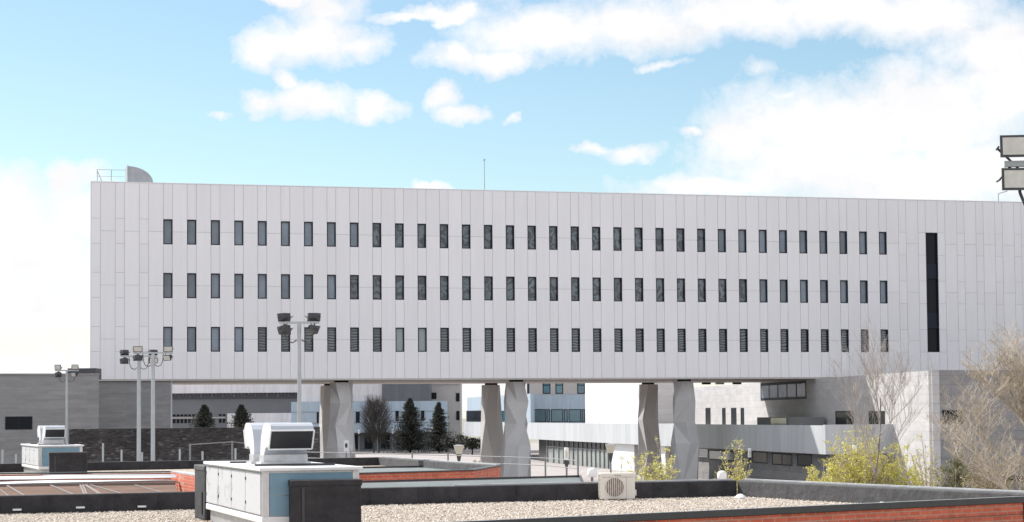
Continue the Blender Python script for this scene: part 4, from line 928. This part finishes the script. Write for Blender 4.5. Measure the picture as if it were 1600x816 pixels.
# ------------------------------------------------------------------ trees and shrubs
def strand(mb, pts, r0, r1, n=4, mi=0):
    k = len(pts)
    for i in range(k-1):
        a = r0 + (r1-r0)*i/(k-1); b = r0 + (r1-r0)*(i+1)/(k-1); mb.tube(pts[i], pts[i+1], a, b, n, mi, caps=False)
def bare_tree(name, lab, cat, x, Z, H, spread, seed, levels=5, trunk_r=.12, bark='bark_grey', twig='twig_pale', lean=0, up=.35, nb=(3,5), trunk_frac=.25, leaves=None, nleaf=0, lsz=.05, group=None, tw=.012, start=.25):
    rnd = random.Random(seed); p0 = at(x, 700, Z); t = thing(name, lab, cat, (p0.x, p0.y, 0), 0, group)
    tr = MB(); br = MB(); lf = MB(); base = Vector((p0.x, p0.y, 0)); tips = []
    def grow(p, d, L, r, lev):
        mb = tr if lev == 0 else br
        n = 5 if lev < 2 else 3; pts = [p]; q = p.copy(); dd = d.copy()
        for i in range(n):
            dd = (dd + Vector((rnd.uniform(-1,1), rnd.uniform(-1,1), rnd.uniform(-.4,1)*up))*(.10 if lev == 0 else .22)).normalized()
            q = q + dd*L/n; pts.append(q.copy())
        r1_ = max(r*(.45 if lev < levels-1 else .3), tw*.5)
        strand(mb, pts, r, r1_, 6 if lev == 0 else (4 if lev < 3 else 3))
        if lev >= levels-1: tips.append(pts); return
        k = rnd.randint(*nb) + ((9 if H > 8.9 else 4) if lev == 0 else 0)
        for j in range(k):
            u = rnd.uniform(start if lev == 0 else .15, 1.0); i = min(int(u*n), n-1); f = u*n-i; pp = pts[i].lerp(pts[i+1], f)
            side = Vector((rnd.uniform(-1,1), rnd.uniform(-1,1), 0)); side = side.normalized() if side.length else Vector((1,0,0))
            nd = (dd*.55 + side*spread*(.9 if lev == 0 else .7) + Vector((0,0,up*(1 if lev else .8)))).normalized()
            grow(pp, nd, L*rnd.uniform(.42,.68)*(1 if lev else (1.15-u*.55)), max(r*rnd.uniform(.35,.55), tw*(1 if lev < levels-2 else .8)), lev+1)
    grow(base, Vector((lean, 0, 1)).normalized(), H*.72, trunk_r, 0)
    tr.build('trunk', bark, t); br.build('crown', twig, t)
    if leaves:
        for _ in range(nleaf):
            pts = rnd.choice(tips); i = rnd.randrange(len(pts)-1); c = pts[i].lerp(pts[i+1], rnd.random()) + Vector((rnd.gauss(0,lsz), rnd.gauss(0,lsz), rnd.gauss(0,lsz)))
            a = Vector((rnd.uniform(-1,1), rnd.uniform(-1,1), rnd.uniform(-1,1))).normalized(); b = a.orthogonal().normalized(); s = lsz*rnd.uniform(.6,1.3)
            lf.face([c-a*s, c+b*s*.5, c+a*s, c-b*s*.5])
        lf.build('foliage', leaves, t)
    return t
# large bare tree at the right edge
bare_tree('bare_tree', 'large leafless tree with dense tan twigs at the right edge', 'tree', 1634, 84, 9.0, .85, 21, levels=6, trunk_r=.16, twig='twig_tan', bark='bark_grey', lean=-.04, up=.22, nb=(5,6), leaves='leaf_bud', nleaf=9000, lsz=.024, tw=.006, start=.08)
bare_tree('bare_tree', 'slim leafless tree with pale twigs before the sunlit stone wall', 'tree', 1363, 96, 8.8, .50, 34, levels=5, trunk_r=.06, twig='twig_pale', bark='bark_grey', up=.34, nb=(4,6), tw=.0065, start=.38)
def shrub(name, lab, x, Z, H, Rr, seed, leaves, nl, stems=14, twig='twig_tan', lsz=.06, group=None, flat=1.0, gap=.5):
    rnd = random.Random(seed); p0 = at(x, 700, Z); base = Vector((p0.x, p0.y, 0)); t = thing(name, lab, 'shrub', base, 0, group)
    st = MB(); lf = MB(); paths = []
    for i in range(stems):
        a = rnd.uniform(0, 6.28); rr = Rr*math.sqrt(rnd.random()); top = base + Vector((rr*math.cos(a), rr*math.sin(a), H*rnd.uniform(.6,1.0)*(1-.35*(rr/Rr)**2)))
        mid = base.lerp(top, .5) + Vector((0,0,H*.08)); b0 = base + Vector((rr*.25*math.cos(a), rr*.25*math.sin(a), 0))
        P = [b0, b0.lerp(mid, .6), mid, top]; strand(st, P, .028, .008, 4)
        for k in range(9):
            u = rnd.uniform(.25, .95); pp = (P[1].lerp(P[2], u*2) if u < .5 else P[2].lerp(P[3], (u-.5)*2))
            e = pp + Vector((rnd.uniform(-1,1), rnd.uniform(-1,1), rnd.uniform(.2,1.3))).normalized()*rnd.uniform(.25,.75)*Rr*.6
            strand(st, [pp, pp.lerp(e, .5) + Vector((0,0,.03)), e], .010, .005, 3); paths.append((pp, e))
            for m_ in range(3):
                f = pp.lerp(e, rnd.uniform(.3,.95)); g_ = f + Vector((rnd.uniform(-1,1), rnd.uniform(-1,1), rnd.uniform(-.1,1.2))).normalized()*rnd.uniform(.12,.35)*Rr*.5
                strand(st, [f, g_], .006, .004, 3); paths.append((f, g_))
    for _ in range(nl):
        a, b = rnd.choice(paths); c = a.lerp(b, rnd.uniform(.1,1.05)) + Vector((rnd.gauss(0,1), rnd.gauss(0,1), rnd.gauss(0,1)))*lsz*.8
        u = Vector((rnd.uniform(-1,1), rnd.uniform(-1,1), rnd.uniform(-1,1))).normalized(); w = u.orthogonal().normalized(); s = lsz*rnd.uniform(.5,1.2)
        lf.face([c-u*s, c+w*s*.5, c+u*s, c-w*s*.5])
    st.build('stems', twig, t)
    if nl: lf.build('foliage', leaves, t)
    return t
GRP = 'shrubs in front of the low wing'
shrub('shrub', 'yellow-green twiggy shrub behind the air conditioner before the right pillars', 1020, 100, 5.0, 1.35, 1, 'leaf_yellow', 3200, 30, lsz=.05, group=GRP, twig='twig_pale')
shrub('shrub', 'thin pale shrub tangled beside the bowl lamp', 978, 104, 4.0, 1.1, 2, 'leaf_yellow', 600, 14, lsz=.05, group=GRP, twig='twig_pale')
shrub('shrub', 'sparse tan shrub with yellow tips by the slim cylinder lamp', 1150, 102, 4.6, 1.1, 3, 'leaf_yellow', 1500, 26, lsz=.05, group=GRP)
shrub('shrub', 'largest bright yellow-green shrub round the cylinder lamp', 1345, 98, 5.5, 1.9, 4, 'leaf_yellow', 15000, 75, lsz=.042, group=GRP)
shrub('shrub', 'bright yellow-green shrub left of the cylinder lamp', 1290, 97, 4.4, 1.05, 5, 'leaf_yellow', 6000, 26, lsz=.042, group=GRP)
shrub('shrub', 'bright yellow shrub right of the largest yellow-green one', 1408, 97, 5.2, 1.1, 6, 'leaf_yellow', 5500, 26, lsz=.042, group=GRP)
shrub('shrub', 'leafless tan shrub at the foot of the stone wing corner', 1450, 99, 5.1, 1.0, 7, 'leaf_yellow', 900, 28, lsz=.045, group=GRP)
shrub('shrub', 'dark olive shrub right of the stone wing corner', 1490, 100, 4.7, 1.2, 8, 'leaf_olive', 3800, 24, lsz=.06, group=GRP)
shrub('shrub', 'brown leafless shrub below the large bare tree', 1550, 92, 4.3, 1.8, 9, 'leaf_bud', 5000, 44, lsz=.05, group=GRP)
for x, lb in ((479,'ochre low shrub right of the nearest vent hood'),(628,'small green shrub below the big spruce'),(672,'small yellow-brown shrub below the narrow spruce'),(743,'tiny shrub left of the middle pillars')):
    shrub('low_shrub', lb, x, 190 if x != 479 else 120, 1.7 if x != 479 else 3.5, .9, int(x), 'leaf_bud' if x != 628 else 'leaf_olive', 700, 8, lsz=.09, group='small plaza shrubs')

def spruce(name, lab, x, y, Z, H, Rb, seed, dens=1.0, group='spruces beyond the plaza'):
    rnd = random.Random(seed); p0 = at(x, y, Z); zb = max(0, p0.z) if y < 690 else 0; base = Vector((p0.x, p0.y, zb)); t = thing(name, lab, 'tree', base, 0, group)
    tr = MB(); tr.tube(base, base+Vector((0,0,H)), .16, .03, 8); tr.build('trunk', 'bark_dark', t); cr = MB()
    n = int(520*dens)
    for i in range(n):
        h = H*(.06 + .93*(i/n)**.9); f = 1-h/H; a = rnd.uniform(0,6.28); L = Rb*(f**1.0)*rnd.uniform(.4,1.12)*(.85+.25*math.sin(a*3+h*2.1+seed))+.12
        d = Vector((math.cos(a), math.sin(a), rnd.uniform(-.35,.10))); s = Vector((-math.sin(a), math.cos(a), 0)); c = base+Vector((0,0,h))
        for k in range(7):
            u = (k+.6)/7; q = c + d*L*u + Vector((0,0,.12*L*u*u)); w = .30*(1-u*.6)*rnd.uniform(.6,1.3)
            for sg in (-1, 1):
                e = q + s*sg*w + d*w*.8 + Vector((0,0,rnd.uniform(-.22,.02))); m_ = d*.09
                cr.face([q-m_, q+m_, e])
            e = q + Vector((rnd.uniform(-.1,.1), rnd.uniform(-.1,.1), -rnd.uniform(.1,.3))); cr.face([q-s*.07, q+s*.07, e])
    cr.build('crown', 'needle', t); return t
spruce('spruce_tree', 'tallest broad dark spruce before the blue panelled building', 641, 706, 318, 8.6, 6.0, 1, 2.6)
spruce('spruce_tree', 'narrow dark spruce right of the tallest one', 686, 706, 314, 7.9, 4.2, 2, 1.8)
spruce('spruce_tree', 'small faint spruce above the rubble wall by the far hall', 319, 668, 230, 2.6, 2.0, 3, .9)
spruce('spruce_tree', 'small spruce above the rubble wall left of the vent hood', 377, 668, 230, 2.6, 2.0, 4, .9)
for o in list(COL.objects):
    pass
def poplar(lab, x, Z, H, wd_, seed):
    rnd = random.Random(seed); p0 = at(x, 700, Z); base = Vector((p0.x, p0.y, 0)); t = thing('poplar_tree', lab, 'tree', base, 0)
    tr = MB(); 
    for k in (-.4, .4): tr.tube(base+Vector((k,0,0)), base+Vector((k*1.2,0,H*.8)), .12, .03, 6)
    tr.build('trunk', 'bark_dark', t); cr = MB()
    for i in range(1300):
        h = rnd.uniform(.16,.80)*H; a = rnd.uniform(0,6.28); env = wd_*math.sin(math.pi*min(1,(h/H)**.85))**.7; r_ = env*math.sqrt(rnd.random())
        b = base+Vector((r_*.5*math.cos(a), r_*.5*math.sin(a), h)); L = H*rnd.uniform(.08,.2)
        e = b + Vector((math.cos(a)*r_*.45, math.sin(a)*r_*.45, L)); cr.tube(b, e, .022, .008, 3, caps=False)
        m2 = b.lerp(e, .4); cr.tube(m2, m2+Vector((rnd.uniform(-.3,.3), rnd.uniform(-.3,.3), L*.6)), .014, .006, 3, caps=False)
    cr.build('crown', 'bark_dark', t)
poplar('dense leafless upright tree left of the tallest spruce', 588, 318, 9.4, 3.3, 5)
# dark hedge trees near the left end of the low wing
def bushy(lab, x, Z, H, Rr, seed, g_='dark trees beyond the plaza'):
    rnd = random.Random(seed); p0 = at(x, 700, Z); base = Vector((p0.x, p0.y, 0)); t = thing('evergreen_tree', lab, 'tree', base, 0, g_)
    tr = MB(); tr.tube(base, base+Vector((0,0,H*.6)), .13, .07, 7); tr.build('trunk', 'bark_dark', t); lf = MB()
    cl_ = [base+Vector((rnd.uniform(-1,1)*Rr*.7, rnd.uniform(-1,1)*Rr*.7, H*rnd.uniform(.4,.85))) for _ in range(12)]
    for _ in range(2600):
        c = rnd.choice(cl_) + Vector((rnd.gauss(0,.38)*Rr*.5, rnd.gauss(0,.38)*Rr*.5, rnd.gauss(0,.3)*H*.25)); u = Vector((rnd.uniform(-1,1), rnd.uniform(-1,1), rnd.uniform(-1,1))).normalized(); w = u.orthogonal().normalized(); s = .12
        lf.face([c-u*s, c+w*s*.6, c+u*s, c-w*s*.6])
    lf.build('crown', 'leaf_dark', t)
bushy('rounded dark evergreen right of the narrow spruce', 712, 305, 3.0, 2.3, 1)
bushy('dark evergreen beneath the overhanging end of the low wing', 738, 300, 2.9, 2.4, 2)
bushy('low dark evergreen between the narrow spruce and the pillars', 697, 322, 2.2, 1.6, 3)
